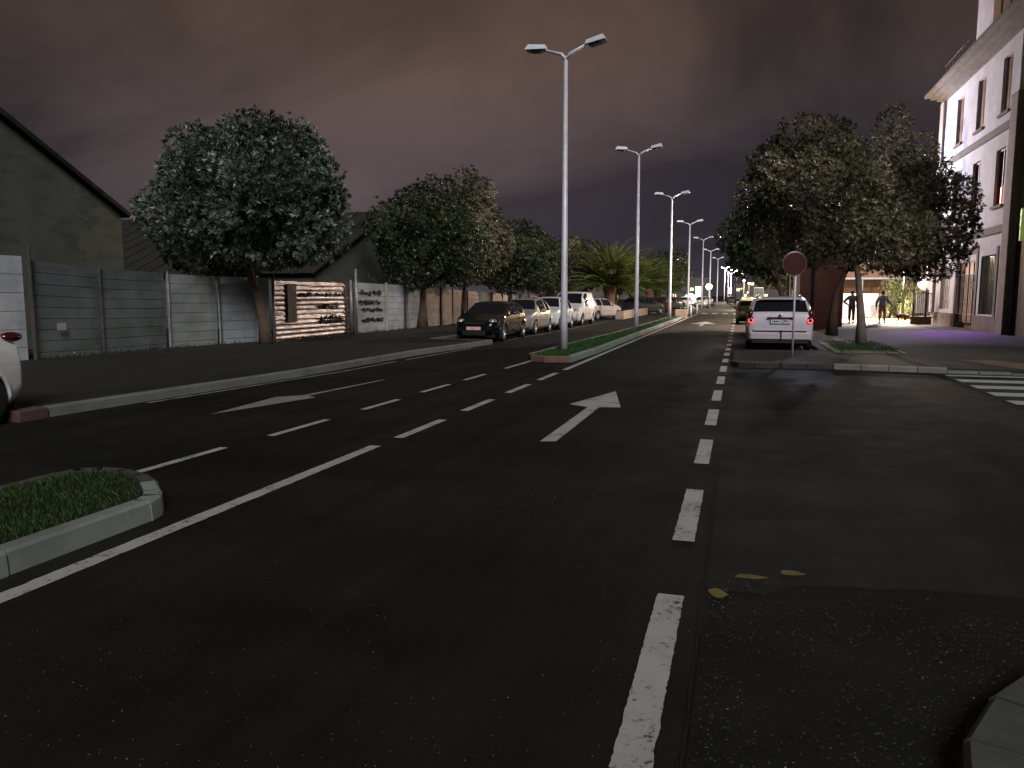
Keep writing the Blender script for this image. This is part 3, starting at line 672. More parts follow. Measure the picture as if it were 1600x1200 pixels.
slab_panel(Wa,-15.58,-15.30,18.3,20.0,2.22,2.2,M['wall_grey'],8)
slab_panel(Wa,-15.26,-15.0,20.12,21.50,2.2,2.18,M['wall_white'],8); MB().box(-14.98,-14.5,21.5,21.56,0,2.17).build('panel', M['wall_white'], Wa, True)
post(Wa,-15.64,13.93,2.75,.042,M['pole_dark']); post(Wa,-15.6,15.9,2.45,.03,M['pole_dark']); post(Wa,-15.52,18.22,2.28,.03,M['pipe']); post(Wa,-15.2,20.06,2.22,.03,M['pole_dark']); post(Wa,-14.97,21.52,2.2,.05,M['wall_grey'])
MB().box(-15.58,-15.57,14.5,14.75,.78,.95).build('notice', M['poster'], Wa, True)
# corrugated steel hoarding
Wb=empty('steel_hoarding',(-14.45,24.2,.12),0,'shiny corrugated steel hoarding with black scrawls catching warm light, between two pipe posts','hoarding')
b=MB(); prof=[]; nz=132; H_=2.12
for i in range(nz+1):
    z=.02+(H_-.02)*i/nz; ph=(z*6.2)%1.0
    d=.016*math.sin(2*math.pi*ph)+.006*math.sin(4*math.pi*ph); prof.append((z,d))
ny=26
for i in range(nz):
    for j in range(ny):
        y0=21.72+5.0*j/ny; y1=21.72+5.0*(j+1)/ny
        wv=lambda y,z:.012*mnoise.noise(Vector((y*.9,z*1.5,0)))
        b.face([(-14.45+prof[i][1]+wv(y0,prof[i][0]),y0,prof[i][0]),(-14.45+prof[i][1]+wv(y1,prof[i][0]),y1,prof[i][0]),(-14.45+prof[i+1][1]+wv(y1,prof[i+1][0]),y1,prof[i+1][0]),(-14.45+prof[i+1][1]+wv(y0,prof[i+1][0]),y0,prof[i+1][0])],True)
b.build('steel_sheet', M['steel_sheet'], Wb, True)
post(Wb,-14.40,21.65,2.2,.05,M['pipe'],True); post(Wb,-14.35,26.72,2.2,.05,M['pipe'],True); post(Wb,-14.25,26.95,2.62,.045,M['pipe'],True); post(Wb,-14.42,26.45,2.1,.035,M['kerb_red'],True)
MB().box(-14.40,-14.385,22.45,22.98,.72,2.0).build('notice_board', M['poster'], Wb, True)
def scrawl(par, X, y0, z0, w_, h, n, seed, fill=False):
    n=max(3,n)
    """illegible painted scrawl, as in the photograph"""
    rnd=random.Random(seed); b=MB()
    for k in range(n):
        cx=y0+w_*(k+.5)/n; cw=w_/n*.42
        pts=[(X,cx+rnd.uniform(-1,1)*cw,z0+rnd.random()*h) for q in range(rnd.randint(3,5))]
        b.tube(pts,.026 if not fill else .045,5,False)
    b.tube([(X-.001,y0+w_*q/6,z0+h*rnd.uniform(.3,.7)) for q in range(7)],.022,5,False)
    if fill:
        for k in range(n*2):
            cy=y0+w_*rnd.random(); cz=z0+h*rnd.uniform(.25,.75)
            poly=[(X+.002*k/n,cy+.17*math.cos(a*.9)*rnd.uniform(.6,1.1),cz+.5*h*math.sin(a*.9)*rnd.uniform(.6,1.1)) for a in range(7)]; b.face(poly)
    return b.build('graffiti', M['graffiti'], par, True)
scrawl(Wb,-14.405,23.1,1.58,.9,.10,2,1,True); scrawl(Wb,-14.405,24.3,1.55,2.0,.17,7,2); scrawl(Wb,-14.405,24.35,1.12,1.5,.22,8,3); scrawl(Wb,-14.405,24.4,.62,1.9,.12,4,8,True); scrawl(Wb,-14.405,24.5,.64,1.6,.3,6,4)
# long slab wall further along
Wc=empty('slab_wall',(-14.4,40,.12),0,'long slab wall behind the parked cars, white with black scrawls then tan under lamplight','wall')
def hy(y): return [(27,2.12),(33,2.06),(38,1.92),(42,1.82),(52,1.66),(66,1.6)]
def hgt(y):
    P=hy(y)
    for (a,h0),(c,h1) in zip(P,P[1:]):
        if y<=c: return h0+(h1-h0)*(y-a)/(c-a)
    return 1.6
ys=[27.15,29.9,31.8,34.0,36.1,37.8,40.0,42.2,44.4,46.6,48.6,50.6,53,55.5,58,61]
for i,(a,c) in enumerate(zip(ys,ys[1:])):
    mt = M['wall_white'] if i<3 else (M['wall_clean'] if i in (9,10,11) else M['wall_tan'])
    slab_panel(Wc,-14.42,-14.42,a+.07,c-.07,hgt(a),hgt(c),mt,8)
    post(Wc,-14.38,c,hgt(c)+.05,.06,M['pole_dark'] if i%2 else M['wall_tan'])
for k,(z,h) in enumerate(((1.62,.20),(1.25,.18),(.95,.16),(.55,.15))): scrawl(Wc,-14.40,27.45+.2*(k>1),z,1.9,h,5,20+k,True)

wd=[(-15.5,14.0),(-15.3,17.9),(-14.95,20.0),(-14.2,22),(-14.1,27),(-14.3,34),(-14.42,34),(-14.42,27),(-14.46,21.6),(-15.1,20),(-15.55,17.9),(-15.66,14.0)]
grass(wd, 900, .125, .10, .009, 14, 34, 12, 'weeds', M['leaf_d'])
# warehouses behind
Wh=empty('warehouse',(-19,12,0),0,'green grey gabled warehouse behind the wall at the left edge','warehouse')
gy0,gy1,gz0,gz1=-1.6,20.35,4.15,4.15; pk=(9.4,9.9)
MB().add([(-19,gy0,0),(-19,gy1,0),(-19,gy1,gz1),(-19,pk[0],pk[1]),(-19,gy0,gz0),(-60,gy0,0),(-60,gy1,0),(-60,gy1,gz1),(-60,pk[0],pk[1]),(-60,gy0,gz0)],[(0,1,2,3,4),(1,6,7,2),(9,8,7,6,5)]).build('wall', M['gable'], Wh, True)
for sg,(ya,za) in enumerate(((gy1+.18,gz1-.12),(gy0-.18,gz0-.12))):
    b=MB(); b.add([(-18.78,pk[0],pk[1]+.05),(-18.78,ya,za+.05),(-60,ya,za+.05),(-60,pk[0],pk[1]+.05),(-18.78,pk[0],pk[1]+.2),(-18.78,ya,za+.2),(-60,ya,za+.2),(-60,pk[0],pk[1]+.2)],[(0,1,2,3),(7,6,5,4),(0,4,5,1),(1,5,6,2)])
    b.build('roof', M['fascia'], Wh, True)
Ws=empty('warehouse',(-20,36,0),0,'long dark shed with sheet metal roof behind the second and third trees','warehouse')
b=MB()
for i in range(56):      # ribbed sheets running from eave to ridge
    x0=-17.2-.95*i
    b.add([(x0,28.9,2.55),(x0-.95,28.9,2.55),(x0-.95,36.7,5.92),(x0,36.7,5.92)],[(0,1,2,3)])
    b.add([(x0,28.85,2.58),(x0-.07,28.85,2.58),(x0-.07,36.7,5.98),(x0,36.7,5.98),(x0,28.85,2.5),(x0-.07,28.85,2.5)],[(0,1,2,3),(4,5,1,0)])
b.add([(-17.2,36.7,5.92),(-70.4,36.7,5.92),(-70.4,45,2.3),(-17.2,45,2.3)],[(0,1,2,3)])
b.build('roof', M['sheet'], Ws, True)
MB().add([(-17.4,29.2,0),(-17.4,44.6,0),(-17.4,44.6,2.5),(-17.4,36.7,5.8),(-17.4,29.2,2.6),(-70,29.2,0),(-70,29.2,2.6)],[(0,1,2,3,4),(5,0,4,6)]).build('wall', M['gable'], Ws, True)

# ------------------------------------------------------------------ white corner building
FX=9.9
Bd=empty('apartment_building',(9.9,40,0),0,'white rendered corner building with brown shutters and heavy cornice, right edge','building')
def pierced(x, y0, y1, z0, z1, holes):
    ysn=sorted({y0,y1}|{h[0] for h in holes}|{h[1] for h in holes}); zs=sorted({z0,z1}|{h[2] for h in holes}|{h[3] for h in holes}); b=MB()
    for a,c in zip(ysn,ysn[1:]):
        for d,e in zip(zs,zs[1:]):
            my,mz=(a+c)/2,(d+e)/2
            if any(h[0]<my<h[1] and h[2]<mz<h[3] for h in holes): continue
            b.face([(x,c,d),(x,a,d),(x,a,e),(x,c,e)])
    for h in holes:
        D=.28; a,c,d,e=h[:4]
        b.face([(x,a,d),(x+D,a,d),(x+D,a,e),(x,a,e)]); b.face([(x,c,e),(x+D,c,e),(x+D,c,d),(x,c,d)]); b.face([(x,a,e),(x+D,a,e),(x+D,c,e),(x,c,e)]); b.face([(x,c,d),(x+D,c,d),(x+D,a,d),(x,a,d)])
    return b
up=[(42.3,43.5,8.9,11.1),(38.88,40.1,8.9,11.1),(35.45,36.6,8.9,11.1)]
mid=[(42.3,43.5,5.25,7.5),(38.94,40.1,5.25,7.5),(35.52,36.75,5.25,7.5)]
gr=[(38.5,41.5,.35,3.15),(35.75,37.85,.8,3.28),(42.9,44.7,.92,3.05)]
MBf=pierced(FX,34.45,46.3,.75,12.0,up+mid+gr[1:]+[(38.5,41.5,.75,3.15)])
MBf.face([(FX,46.3,.75),(FX,46.3,12.0),(40,46.3,12.0),(40,46.3,.75)]); MBf.face([(FX,34.45,8),(FX,34.45,12),(40,34.45,12),(40,34.45,8)])
MBf.build('wall', M['facade'], Bd, True)
b=MB(); b.box(FX-.06,40,41.5,46.36,.0,.75); b.box(FX-.06,40,34.45,38.5,.0,.75); b.box(FX+.3,40,38.5,41.5,0,.35); b.build('plinth', M['brown'], Bd, True)
b=MB(); b.box(FX-.14,FX+.1,45.75,46.42,.752,11.6,ch=.02); b.build('corner_pilaster', M['facade'], Bd, True)
b=MB()   # lit interior stone around the ground floor
b.box(FX-.035,FX,41.5,41.78,.752,3.45); b.box(FX-.035,FX,38.22,38.5,.752,3.45); b.box(FX-.035,FX,38.22,41.78,3.452,3.75); b.build('stone_surround', M['trim'], Bd, True); MB().box(FX-.035,FX,35.5,35.75,.752,3.6).build('stone_surround', M['trim'], Bd, True)
for (a,c,d,e),nm in [(h,'u') for h in up]+[(h,'m') for h in mid]:
    wnd=MB(); 
    if nm=='u':
        for k in range(2):
            y0=a+(c-a)*k/2; y1=a+(c-a)*(k+1)/2; wnd.box(FX+.14,FX+.18,y0+.02,y1-.02,d+.02,e-.02)
            for z in range(22): wnd.box(FX+.125,FX+.14,y0+.08,y1-.08,d+.08+z*(e-d-.16)/22,d+.05+(z+1)*(e-d-.16)/22-.01)
        wd=wnd.build('shutter', M['shutter'], Bd, True)
    else:
        wd=wnd.box(FX+.16,FX+.19,a,c,d,e).build('window', M['glass'], Bd, True)
        fr=MB(); fr.box(FX+.11,FX+.155,a,a+.07,d,e); fr.box(FX+.11,FX+.155,c-.07,c,d,e); fr.box(FX+.11,FX+.155,(a+c)/2-.04,(a+c)/2+.04,d+.07,e-.07); fr.box(FX+.11,FX+.155,a+.07,c-.07,e-.07,e); fr.box(FX+.11,FX+.155,a+.07,c-.07,d,d+.07)
        f=fr.build('frame', M['shutter'], wd); f.location=(0,0,0)
        for v in f.data.vertices: v.co -= Vector(Bd.location)
    MB().box(FX-.10,FX+.0,a-.08,c+.08,d-.12,d-.01).build('sill', M['trim'], Bd, True)
MB().box(FX+.145,FX+.157,35.62,36.2,5.34,6.05).build('lit_pane', M['glow'], Bd, True, label='orange lit lower window pane')
MB().box(FX+.145,FX+.157,36.32,36.44,5.34,6.0).build('lit_pane', M['glow'], Bd, True)
dr=MB().box(FX+.281,FX+.30,38.5,41.5,.35,3.15).build('doorway', M['door_lit'], Bd, True)
b=MB()
for y in [38.55+.195*k for k in range(16)]: b.box(FX+.10,FX+.125,y,y+.025,.36,2.55)
for y in (38.52,40.0,41.44,39.25,40.75): b.box(FX+.09,FX+.14,y,y+.05,.36,3.1)
for z in (.42,1.15,1.3,1.95,2.1,2.5): b.box(FX+.095,FX+.13,38.52,41.48,z,z+.035)
for k in range(7):
    y=38.8+k*.4; pts=[(FX+.11,y+.12*math.cos(q*.63),2.3+.12*math.sin(q*.63)) for q in range(11)]; b.tube(pts,.012,4,False)
b.build('gate', M['dark'], Bd, True)
MB().box(FX+.16,FX+.19,35.75,37.85,.8,3.28).build('window', M['glass'], Bd, True)
b=MB()
for k in range(11): b.box(FX+.02,FX+.04,35.8+k*.2,35.82+k*.2,.85,3.2)
b.build('window_grille', M['dark'], Bd, True)
MB().box(FX+.16,FX+.19,42.9,44.7,.92,3.05).build('window', M['narrow'], Bd, True)
b=MB()
for k in range(6): b.box(FX+.0,FX+.02,43.0+k*.31,43.03+k*.31,.96,3.0)
for z in (1.3,2.0,2.7): b.box(FX-.002,FX+.022,42.94,44.66,z,z+.03)
b.build('window_grille', M['trim'], Bd, True)
b=MB(); b.box(FX-.09,FX,34.62,45.7,8.12,8.42); b.box(FX-.07,FX,34.62,45.7,4.12,4.42); b.build('string_course', M['trim'], Bd, True)
b=MB()   # cornice in steps with a parapet on top
for k,(x,z0,z1) in enumerate(((.12,11.6,11.75),(.3,11.752,11.9),(.55,11.902,12.05),(.8,12.052,12.2))): b.box(FX-x,FX+.3,30,46.3+x,z0,z1)
b.build('cornice', M['trim'], Bd, True)
MB().box(FX-.35,FX+.5,30,46.5,12.202,12.75,ch=.03).build('parapet', M['facade'], Bd, True)
MB().box(FX-.05,30,30,40.75,12.752,15.6).build('attic_wall', M['facade'], Bd, True)
for y in (35.9,37.15):
    f=MB().box(FX-.10,FX-.052,y,y+1.0,13.0,15.0).build('shutter', M['shutter'], Bd, True)
b=MB(); b.box(FX-.12,FX-.06,42.3,42.33,12.76,13.5); 
for k in range(9): b.box(FX-.1,FX-.08,41+k*.6,41.02+k*.6,12.76,13.4)
b.tube([(FX-.09,40.8,13.42),(FX-.09,46.2,13.42)],.02,5); b.build('roof_railing', M['trim'], Bd, True)
MB().box(FX-.26,FX+.2,33.62,34.44,0,9.2,ch=.03).build('pilaster', mat_concrete('pilaster_stone',(.40,.32,.30),(.6,.5,.45)), Bd, True)
Be=empty('shop_building',(9.9,28,0),0,'yellow green rendered building at the right edge with dark ground floor','building')
b=MB(); b.box(FX+.02,30,18.8,33.6,4.2,11.58); b.build('wall', M['lime'], Be, True)
b=MB(); b.box(FX+.02,30,18.8,33.6,0,4.19); b.build('ground_floor', simple('dark_brown_cladding',(.05,.03,.022),.7,0,.4,2), Be, True)
tag(MB().box(9.25,9.85,31.0,31.12,3.5,4.62,ch=.02).build('shop_sign', M['sign_green']),'blank green lit sign board hanging at the right edge of the photo','sign')
MB().box(9.85,9.92,31.03,31.09,4.3,4.4).build('bracket', M['dark'], bpy.data.objects['shop_sign'])
spot('purple_spot', (9.3,41,3.9), (8.0,35.2,0), 2300, (.50,.14,1), 42, .05, 1)  # added purple spot aimed down at the pavement, without a lamp body

# red brick building behind the parked estate car
Bb=empty('brick_building',(4,42,0),0,'low red brick building behind the silver estate car','building')
MB().box(2.75,4.72,40,45,0,4.4).box(2.7,4.77,39.95,45.05,4.4,4.55).build('wall', M['brick'], Bb, True)
MB().box(3.3,3.42,39.9,39.98,0,3).build('downpipe', M['dark'], Bb, True)
# the lit square: back wall, railing, shrubs, signs
Bt=empty('low_building',(12,74,0),0,'tan lit building with white canopy across the square','building')
MB().box(5,32,76,84,0,7).build('wall', M['tan'], Bt, True)
MB().box(6,26,72.5,76,3.0,3.15).build('canopy', M['white'], Bt, True)
for x in (7,10,13,16,19): MB().box(x,x+.1,72.6,72.7,.1,3).build('canopy_post', M['white'], Bt, True)
tag(MB().box(6.2,11.2,58.5,58.7,.1,1.75,ch=.02).box(6.2,11.2,58.48,58.72,.1,.45).build('garden_wall', M['white']), 'white garden wall glowing behind the walking people', 'wall')
tag(MB().box(5.4,6.6,56,56.1,.1,2.0).build('white_hoarding', M['white']), 'white panel left of the tree trunk, behind the hooded walker', 'hoarding')
Wr=empty('railing_wall',(9.3,46,.1),0,'low brick wall with black iron railing beside the white building','railing')
b=MB(); b.box(8.75,9.72,45.4,45.65,0,.42); b.box(8.72,9.75,45.37,45.68,.42,.5); b.build('base_wall', mat_concrete('base_wall', (.30,.20,.16)), Wr, True)
b=MB()
for x in (8.85,9.45): b.box(x-.03,x+.03,45.5,45.56,.4,2.0)
for k in range(10): b.box(8.85+k*.09,8.87+k*.09,45.52,45.54,.5,1.75)
for z in (.6,1.7): b.box(8.8,9.7,45.51,45.55,z,z+.03)
b.build('railing', M['dark'], Wr, True)
Sg=empty('round_sign',(11.1,53.5,.1),0,'large round white sign on a pole behind the railing','sign')
MB().tube([(0,0,0),(0,0,3.3)],.05,8).build('pole', M['white'], Sg)
MB().lathe([(0,-.03),(.42,-.03),(.44,0),(.42,.03),(0,.03)],'y',(-.1,-.08,2.25),32).build('disc', emis('sign_disc',(1,.93,.9),.6,.8), Sg)
Sp=empty('site_sign',(10.0,49.3,.1),0,'upright white information board seen through the railing','sign')
MB().box(-.28,.28,-.02,.02,.5,1.65,ch=.01).build('board', M['white'], Sp); MB().box(-.02,.02,.021,.05,0,.5).build('leg', M['dark'], Sp)
def bush(x,y,s,seed,label,lm):
    t=empty('shrub',(x,y,.1),0,label,'shrub','shrubs in the lit square')
    lb=lumps((0,0,.75*s),(.8*s,.7*s,.75*s),8,seed,.5)
    b=MB()
    for k in range(5):
        a=k*1.3; b.tube([(0,0,0),(.35*s*math.cos(a),.35*s*math.sin(a),.9*s)],[.03,.01],5)
    b.build('stem', M['bark'], t); rosette_crown(lb,700,.13*s,seed,.22,7).build('foliage', lm, t); return t
LL=mat_leaf('shrub_leaf', (.02,.03,.01),(.07,.075,.03),(.22,.20,.11))
for i,(x,y,s,lb_) in enumerate(((9.6,56.5,1.75,'tall wispy shrub in the lit square, left of the pair of bushes'),(10.35,57.2,1.7,'tall wispy shrub in the lit square, behind the dog'),(11.1,56.6,1.45,'rounded shrub in the lit square nearest the railing'),(10.2,54.5,.9,'low dark bush in front of the tall shrubs'),(9.1,55.5,.6,'small low bush at the left end of the shrubs'))):
    bush(x,y,s,100+i,lb_,LL).scale=(.55,.6,1)
# tree pit in front of the forked tree
Tp=empty('tree_pit',(3.3,24,.1),0,'mossy stone edging around the planted pit of the forked tree','planter')
b=MB(); 
for x0,x1 in ((2.42,2.62),(2.64,3.7),(3.72,4.02),(4.04,4.2)): b.box(x0,x1,22.0,22.16,-.02,.13,ch=.02)
b.box(2.42,2.56,22.18,26.2,-.02,.13,ch=.02); b.box(4.06,4.2,22.18,26.2,-.02,.13,ch=.02); b.box(2.42,4.2,26.22,26.38,-.02,.13,ch=.02); b.build('edging', mat_concrete('mossy_stone',(.15,.18,.075)), Tp, True)
b=MB(); b.box(2.57,4.05,22.17,26.2,-.05,.08); b.build('soil', M['soil'], Tp, True)
grass([(2.56,22.18),(4.05,22.18),(4.05,26.2),(2.56,26.2)], 2500, .17, .06, .007, 22.18, 26.2, 9, 'pit_grass')
# planters left and median block
for i,(y0,y1,lb_) in enumerate(((52.6,56.9,'first long concrete planter at the kerb, lit orange'),(57.7,66.8,'second long concrete planter, longest of the three'),(70.5,84,'third concrete planter, farthest along the left kerb'))):
    P=empty('planter',(-7.9,(y0+y1)/2,0),0,lb_,'planter','long concrete planters beside the left lane')
    b=MB(); b.box(-8.2,-7.6,y0,y1,0,.56,ch=.02); b.build('trough', M['planter'], P, True)
    MB().box(-8.12,-7.68,y0+.08,y1-.08,.561,.60).build('soil', M['soil'], P, True)
    for k in range(int((y1-y0)/2.2)):
        pass
tag(MB().box(-4.45,-3.62,56.1,57.0,0,.62,ch=.04).build('concrete_block', M['planter']),'square concrete block standing at the far end of the grass median','block')
# crossing rails and bollards
for i,(x,y,lb_) in enumerate(((-3.75,63,'white bollard nearest beyond the concrete block'),(-3.75,72,'white bollard beside the far crossing'))):
    t=empty('bollard',(x,y,0),0,lb_,'bollard','white bollards on the median')
    MB().tube([(0,0,0),(0,0,.85)],.07,10).build('post', M['white'], t); MB().lathe([(.07,.85),(.085,.87),(.06,.93),(0,.95)],n=12).build('cap', M['dark'], t)
Rl=empty('pedestrian_railing',(-4.3,95,0),0,'dark pedestrian railing beside the lit cars far down the median','railing')
b=MB()
for k in range(8): b.box(-7.4+k*.62,-7.32+k*.62,94.95,95.05,0,1.35)
b.build('post', M['dark'], Rl, True)
MB().box(-7.4,-3.0,94.97,95.03,1.28,1.36).box(-7.4,-3.0,94.97,95.03,.5,.56).build('rail', M['dark'], Rl, True)
# far lit signs
def board(name,x,y,z0,z1,w_,mat,label):
    t=empty(name,(x,y,0),0,label,'sign'); MB().box(-w_/2,w_/2,-.1,.1,z0,z1,ch=.03).build('panel', mat, t); MB().tube([(0,0,0),(0,0,z0)],.1,8).build('post', M['pole_dark'], t)
def globe(name,x,y,z,r,mat,label,cat='sign'):
    t=empty(name,(x,y,0),0,label,cat); MB().ball((0,0,z),(r,r*.4,r),10).build('lamp_glass', mat, t); MB().tube([(0,0,0),(0,0,z)],.08,8).build('post', M['pole_dark'], t)
globe('lit_sign',-7.2,118,1.1,.85,emis('sign_white',(.62,.95,1),3.4),'brightest bluish white lit sign at the left end of the far lights')
board('lit_sign',-6.15,120,1.2,3.0,.85,emis('billboard_cool',(.75,.85,1),1.3),'tall pale lit sign just right of the brightest sign')
globe('lit_sign',-4.5,118,2.9,.5,emis('sign_yellow',(.95,1,.62),1.2),'yellow white round lit sign behind the fifth lamp pole')
board('lit_sign',-1.9,150,2.0,3.1,.55,emis('billboard_pink',(1,.75,.85),2.2),'small pinkish lit sign right of the close three lamp poles')
point('sign_light',(-7.2,116,1.8),1500,(.7,1,.85),.4)
gm=emis('globe_lamp_glass',(1,.80,.66),9)
for i,(px_,y,z,lb_) in enumerate(((-.55,92,4.4,'upper left pink white globe lamp under the right hand foliage'),(.15,93,4.4,'upper right pink white globe lamp under the right hand foliage'),(.35,98,3.4,'orange globe lamp in the middle of the far cluster'),(.95,100,3.1,'right globe lamp of the far cluster'),(.15,104,2.5,'low globe lamp left in the far cluster'),(.95,108,2.0,'lowest globe lamp beside the yellow lit tree'))):
    globe('globe_lamp',px_,y,z,.13,gm,lb_,'street lamp')
point('far_glow_light',(.3,96,3.4),2600,(1,.70,.45),.4); point('far_glow_light',(1.6,75,3.0),450,(1,.85,.30),.3)  # first serves the globes; second, yellow, added for tree glow without a lamp
for i,(x,y,w_,d,h,lb_) in enumerate(((-26,330,26,18,9,'distant low building with a row of lit windows left of the vanishing point'),(8,360,22,18,7,'distant building with lit windows straight down the road'),(-62,350,34,18,11,'distant dark building far left with a few lit windows'))):
    t=empty('distant_building',(x,y,0),0,lb_,'building'); MB().box(-w_/2,w_/2,0,d,0,h).build('wall', M['trim'], t)
    for k in range(7): MB().box(-w_/2+1.2+k*w_/7.4,-w_/2+2.6+k*w_/7.4,-.06,0.02,1.0+2.6*((k*5+i)%3),2.3+2.6*((k*5+i)%3)).build('window', emis('far_window',(1,.72,.40),1.6) if (i+k)==0 else bpy.data.materials['far_window'], t)
board('panel_sign',1.05,49.8,.6,2.1,.62,mat_concrete('pale_panel',(.6,.62,.6)),'pale upright panel standing behind the car at the left of the estate')

# ------------------------------------------------------------------ no entry style disc seen from the rear side
Sn=empty('road_sign',(1.30,20.6,.1),R(14),'dull red round road sign on a thin grey pole before the silver estate','sign')
MB().tube([(0,0,0),(0.0,0,2.55)],.028,10).build('pole', M['pole'], Sn)
MB().lathe([(0,-.010),(.265,-.010),(.285,-.004),(.285,.012),(0,.012)],'y',(-.05,-.045,2.30),40,False).build('disc', M['signback'], Sn)
MB().lathe([(.285,-.012),(.297,-.012),(.297,.014),(.285,.014)],'y',(-.05,-.045,2.30),40).build('rim', M['signedge'], Sn)

# ------------------------------------------------------------------ vehicles
def lin(P, t):
    if t<=P[0][0]: return P[0][1]
    for (a,b_),(c,d) in zip(P,P[1:]):
        if t<=c: return b_+(d-b_)*(t-a)/(c-a)
    return P[-1][1]
def smoothlin(P,t):
    return (lin(P,t-.03)+2*lin(P,t)+lin(P,t+.03))/4
def make_text(txt, size, mat, parent, M4, name='lettering'):
    cu=bpy.data.curves.new(name,'FONT'); cu.body=txt; cu.size=size; cu.align_x='CENTER'; cu.align_y='CENTER'; cu.extrude=.002; cu.offset=.0012
    to=bpy.data.objects.new('tmp_text',cu); C.objects.link(to); dg=bpy.context.evaluated_depsgraph_get(); dg.update()
    me=bpy.data.meshes.new_from_object(to.evaluated_get(dg)); bpy.data.objects.remove(to); me.materials.clear(); me.materials.append(mat)
    o=bpy.data.objects.new(name,me); link(o,parent); me.transform(M4); return o
def make_car(name, loc, rz, label, paint, S, plate=None, group=None, cat='car', detail=True, tail='plain', step=.07):
    """front at +Y local, rear at y=0"""
    t=empty(name, loc, rz, label, cat, group)
    Lc=S['L']; top=S['top']; belt=S['belt']; wid=S['w']; bot=S['bot']; RW=S['rw']; r=S.get('r',.31); wy=S['wheels']
    ys=sorted(set([round(p[0],3) for P in (top,belt,wid) for p in P]+[k*step for k in range(int(Lc/step)+1)]+[x for x in S['cuts']]))
    ys=[y for y in ys if y<=Lc]
    ys=[ys[0]]+[b_ for a,b_ in zip(ys,ys[1:]) if b_-a>.012]
    def section(y):
        zt=smoothlin(top,y); zb=min(lin(belt,y),zt-.01); w_=smoothlin(wid,y); z0=lin(bot,y); g=zt-zb
        gk=min(1,max(0,(g-.08)/.42)); wr=w_*(.955-(.955-RW)*gk)
        P=[(w_*.80,z0),(w_*.93,z0+.015),(w_*.985,z0+.12),(w_,z0+(zb-z0)*.55),(w_*.992,z0+(zb-z0)*.80),(w_*.965,zb),((w_*.965+wr)/2+.02*gk,zb+.5*max(0,g-.05)),(wr,zb+max(g-.075,g*.55)),(wr*.90,zt-.022*min(1,g/.2)),(wr*.5,zt-.004),(0,zt)]
        return P
    NS=[1,1,4,4,2,3,3,1,3,3]   # subdivisions per section segment
    rows=[]; seg=[]
    for y in ys:
        P=section(y); row=[]
        for i,n in enumerate(NS):
            for k in range(n): u=k/n; row.append((P[i][0]+(P[i+1][0]-P[i][0])*u,y,P[i][1]+(P[i+1][1]-P[i][1])*u))
        row.append((0,y,P[-1][1])); rows.append(row)
    for i,n in enumerate(NS): seg+=[i]*n
    body=MB(); glass=MB(); nr=len(rows[0])
    def cls(ym,s,zm):
        for (wy_) in wy:
            if s<=4 and (ym-wy_)**2+(zm-r)**2<(r*1.16)**2: return 'x'
        if s in (5,6):
            for a,c in S['side']:
                if a<ym<c: return 'g'
        if s>=8:
            for a,c in S['screens']:
                if a<ym<c: return 'g'
        return 'b'
    idx={}
    bv=body.v; 
    for i,row in enumerate(rows):
        for j,p in enumerate(row):
            for sg in (1,-1): idx[(i,j,sg)]=len(bv); bv.append((p[0]*sg,p[1],p[2]))
    glass.v=list(bv)
    for i in range(len(rows)-1):
        for j in range(nr-1):
            ym=(ys[i]+ys[i+1])/2; zm=(rows[i][j][2]+rows[i+1][j+1][2])/2; k=cls(ym,seg[j],zm)
            if k=='x': continue
            tgt=glass if k=='g' else body
            for sg in (1,-1):
                q=(idx[(i,j,sg)],idx[(i,j+1,sg)],idx[(i+1,j+1,sg)],idx[(i+1,j,sg)])
                tgt.f.append(q if sg>0 else q[::-1]); tgt.sm.append(True); tgt.mi.append(0)
    for i,rev in ((0,0),(len(rows)-1,1)):   # close both ends
        a=[idx[(i,j,1)] for j in range(nr)]; c=[idx[(i,j,-1)] for j in range(nr-1)][::-1]; q=a+c
        body.f.append(tuple(q if rev else q[::-1])); body.sm.append(False); body.mi.append(0)
    bo=body.build('body', paint, t)
    if glass.f: glass.build('windows', M['carglass'], t)
    # black sill/underbody and wheel wells
    u=MB(); wm=max(p[1] for p in wid); u.box(-wm*.80,wm*.80,.15,Lc-.15,.16,.62)
    u.build('underbody', M['under'], t)
    # arch lips
    for y0 in wy:
        for sg in (1,-1):
            al=MB(); pts=[]
            for k in range(15):
                a=math.pi*k/14*1.12-.19; yy_=y0+r*1.16*math.cos(a); zz=r+r*1.16*math.sin(a)
                P=section(min(Lc,max(0,yy_))); 
                xx=None
                for (x1,z1),(x2,z2) in zip(P[1:5],P[2:6]):
                    if z1<=zz<=z2 and z2>z1: xx=x1+(x2-x1)*(zz-z1)/(z2-z1)
                if xx is None: xx=P[2][0]
                pts.append((sg*(xx-.004),yy_,zz))
            al.tube(pts,.028,5); al.build('arch_trim', paint, t)
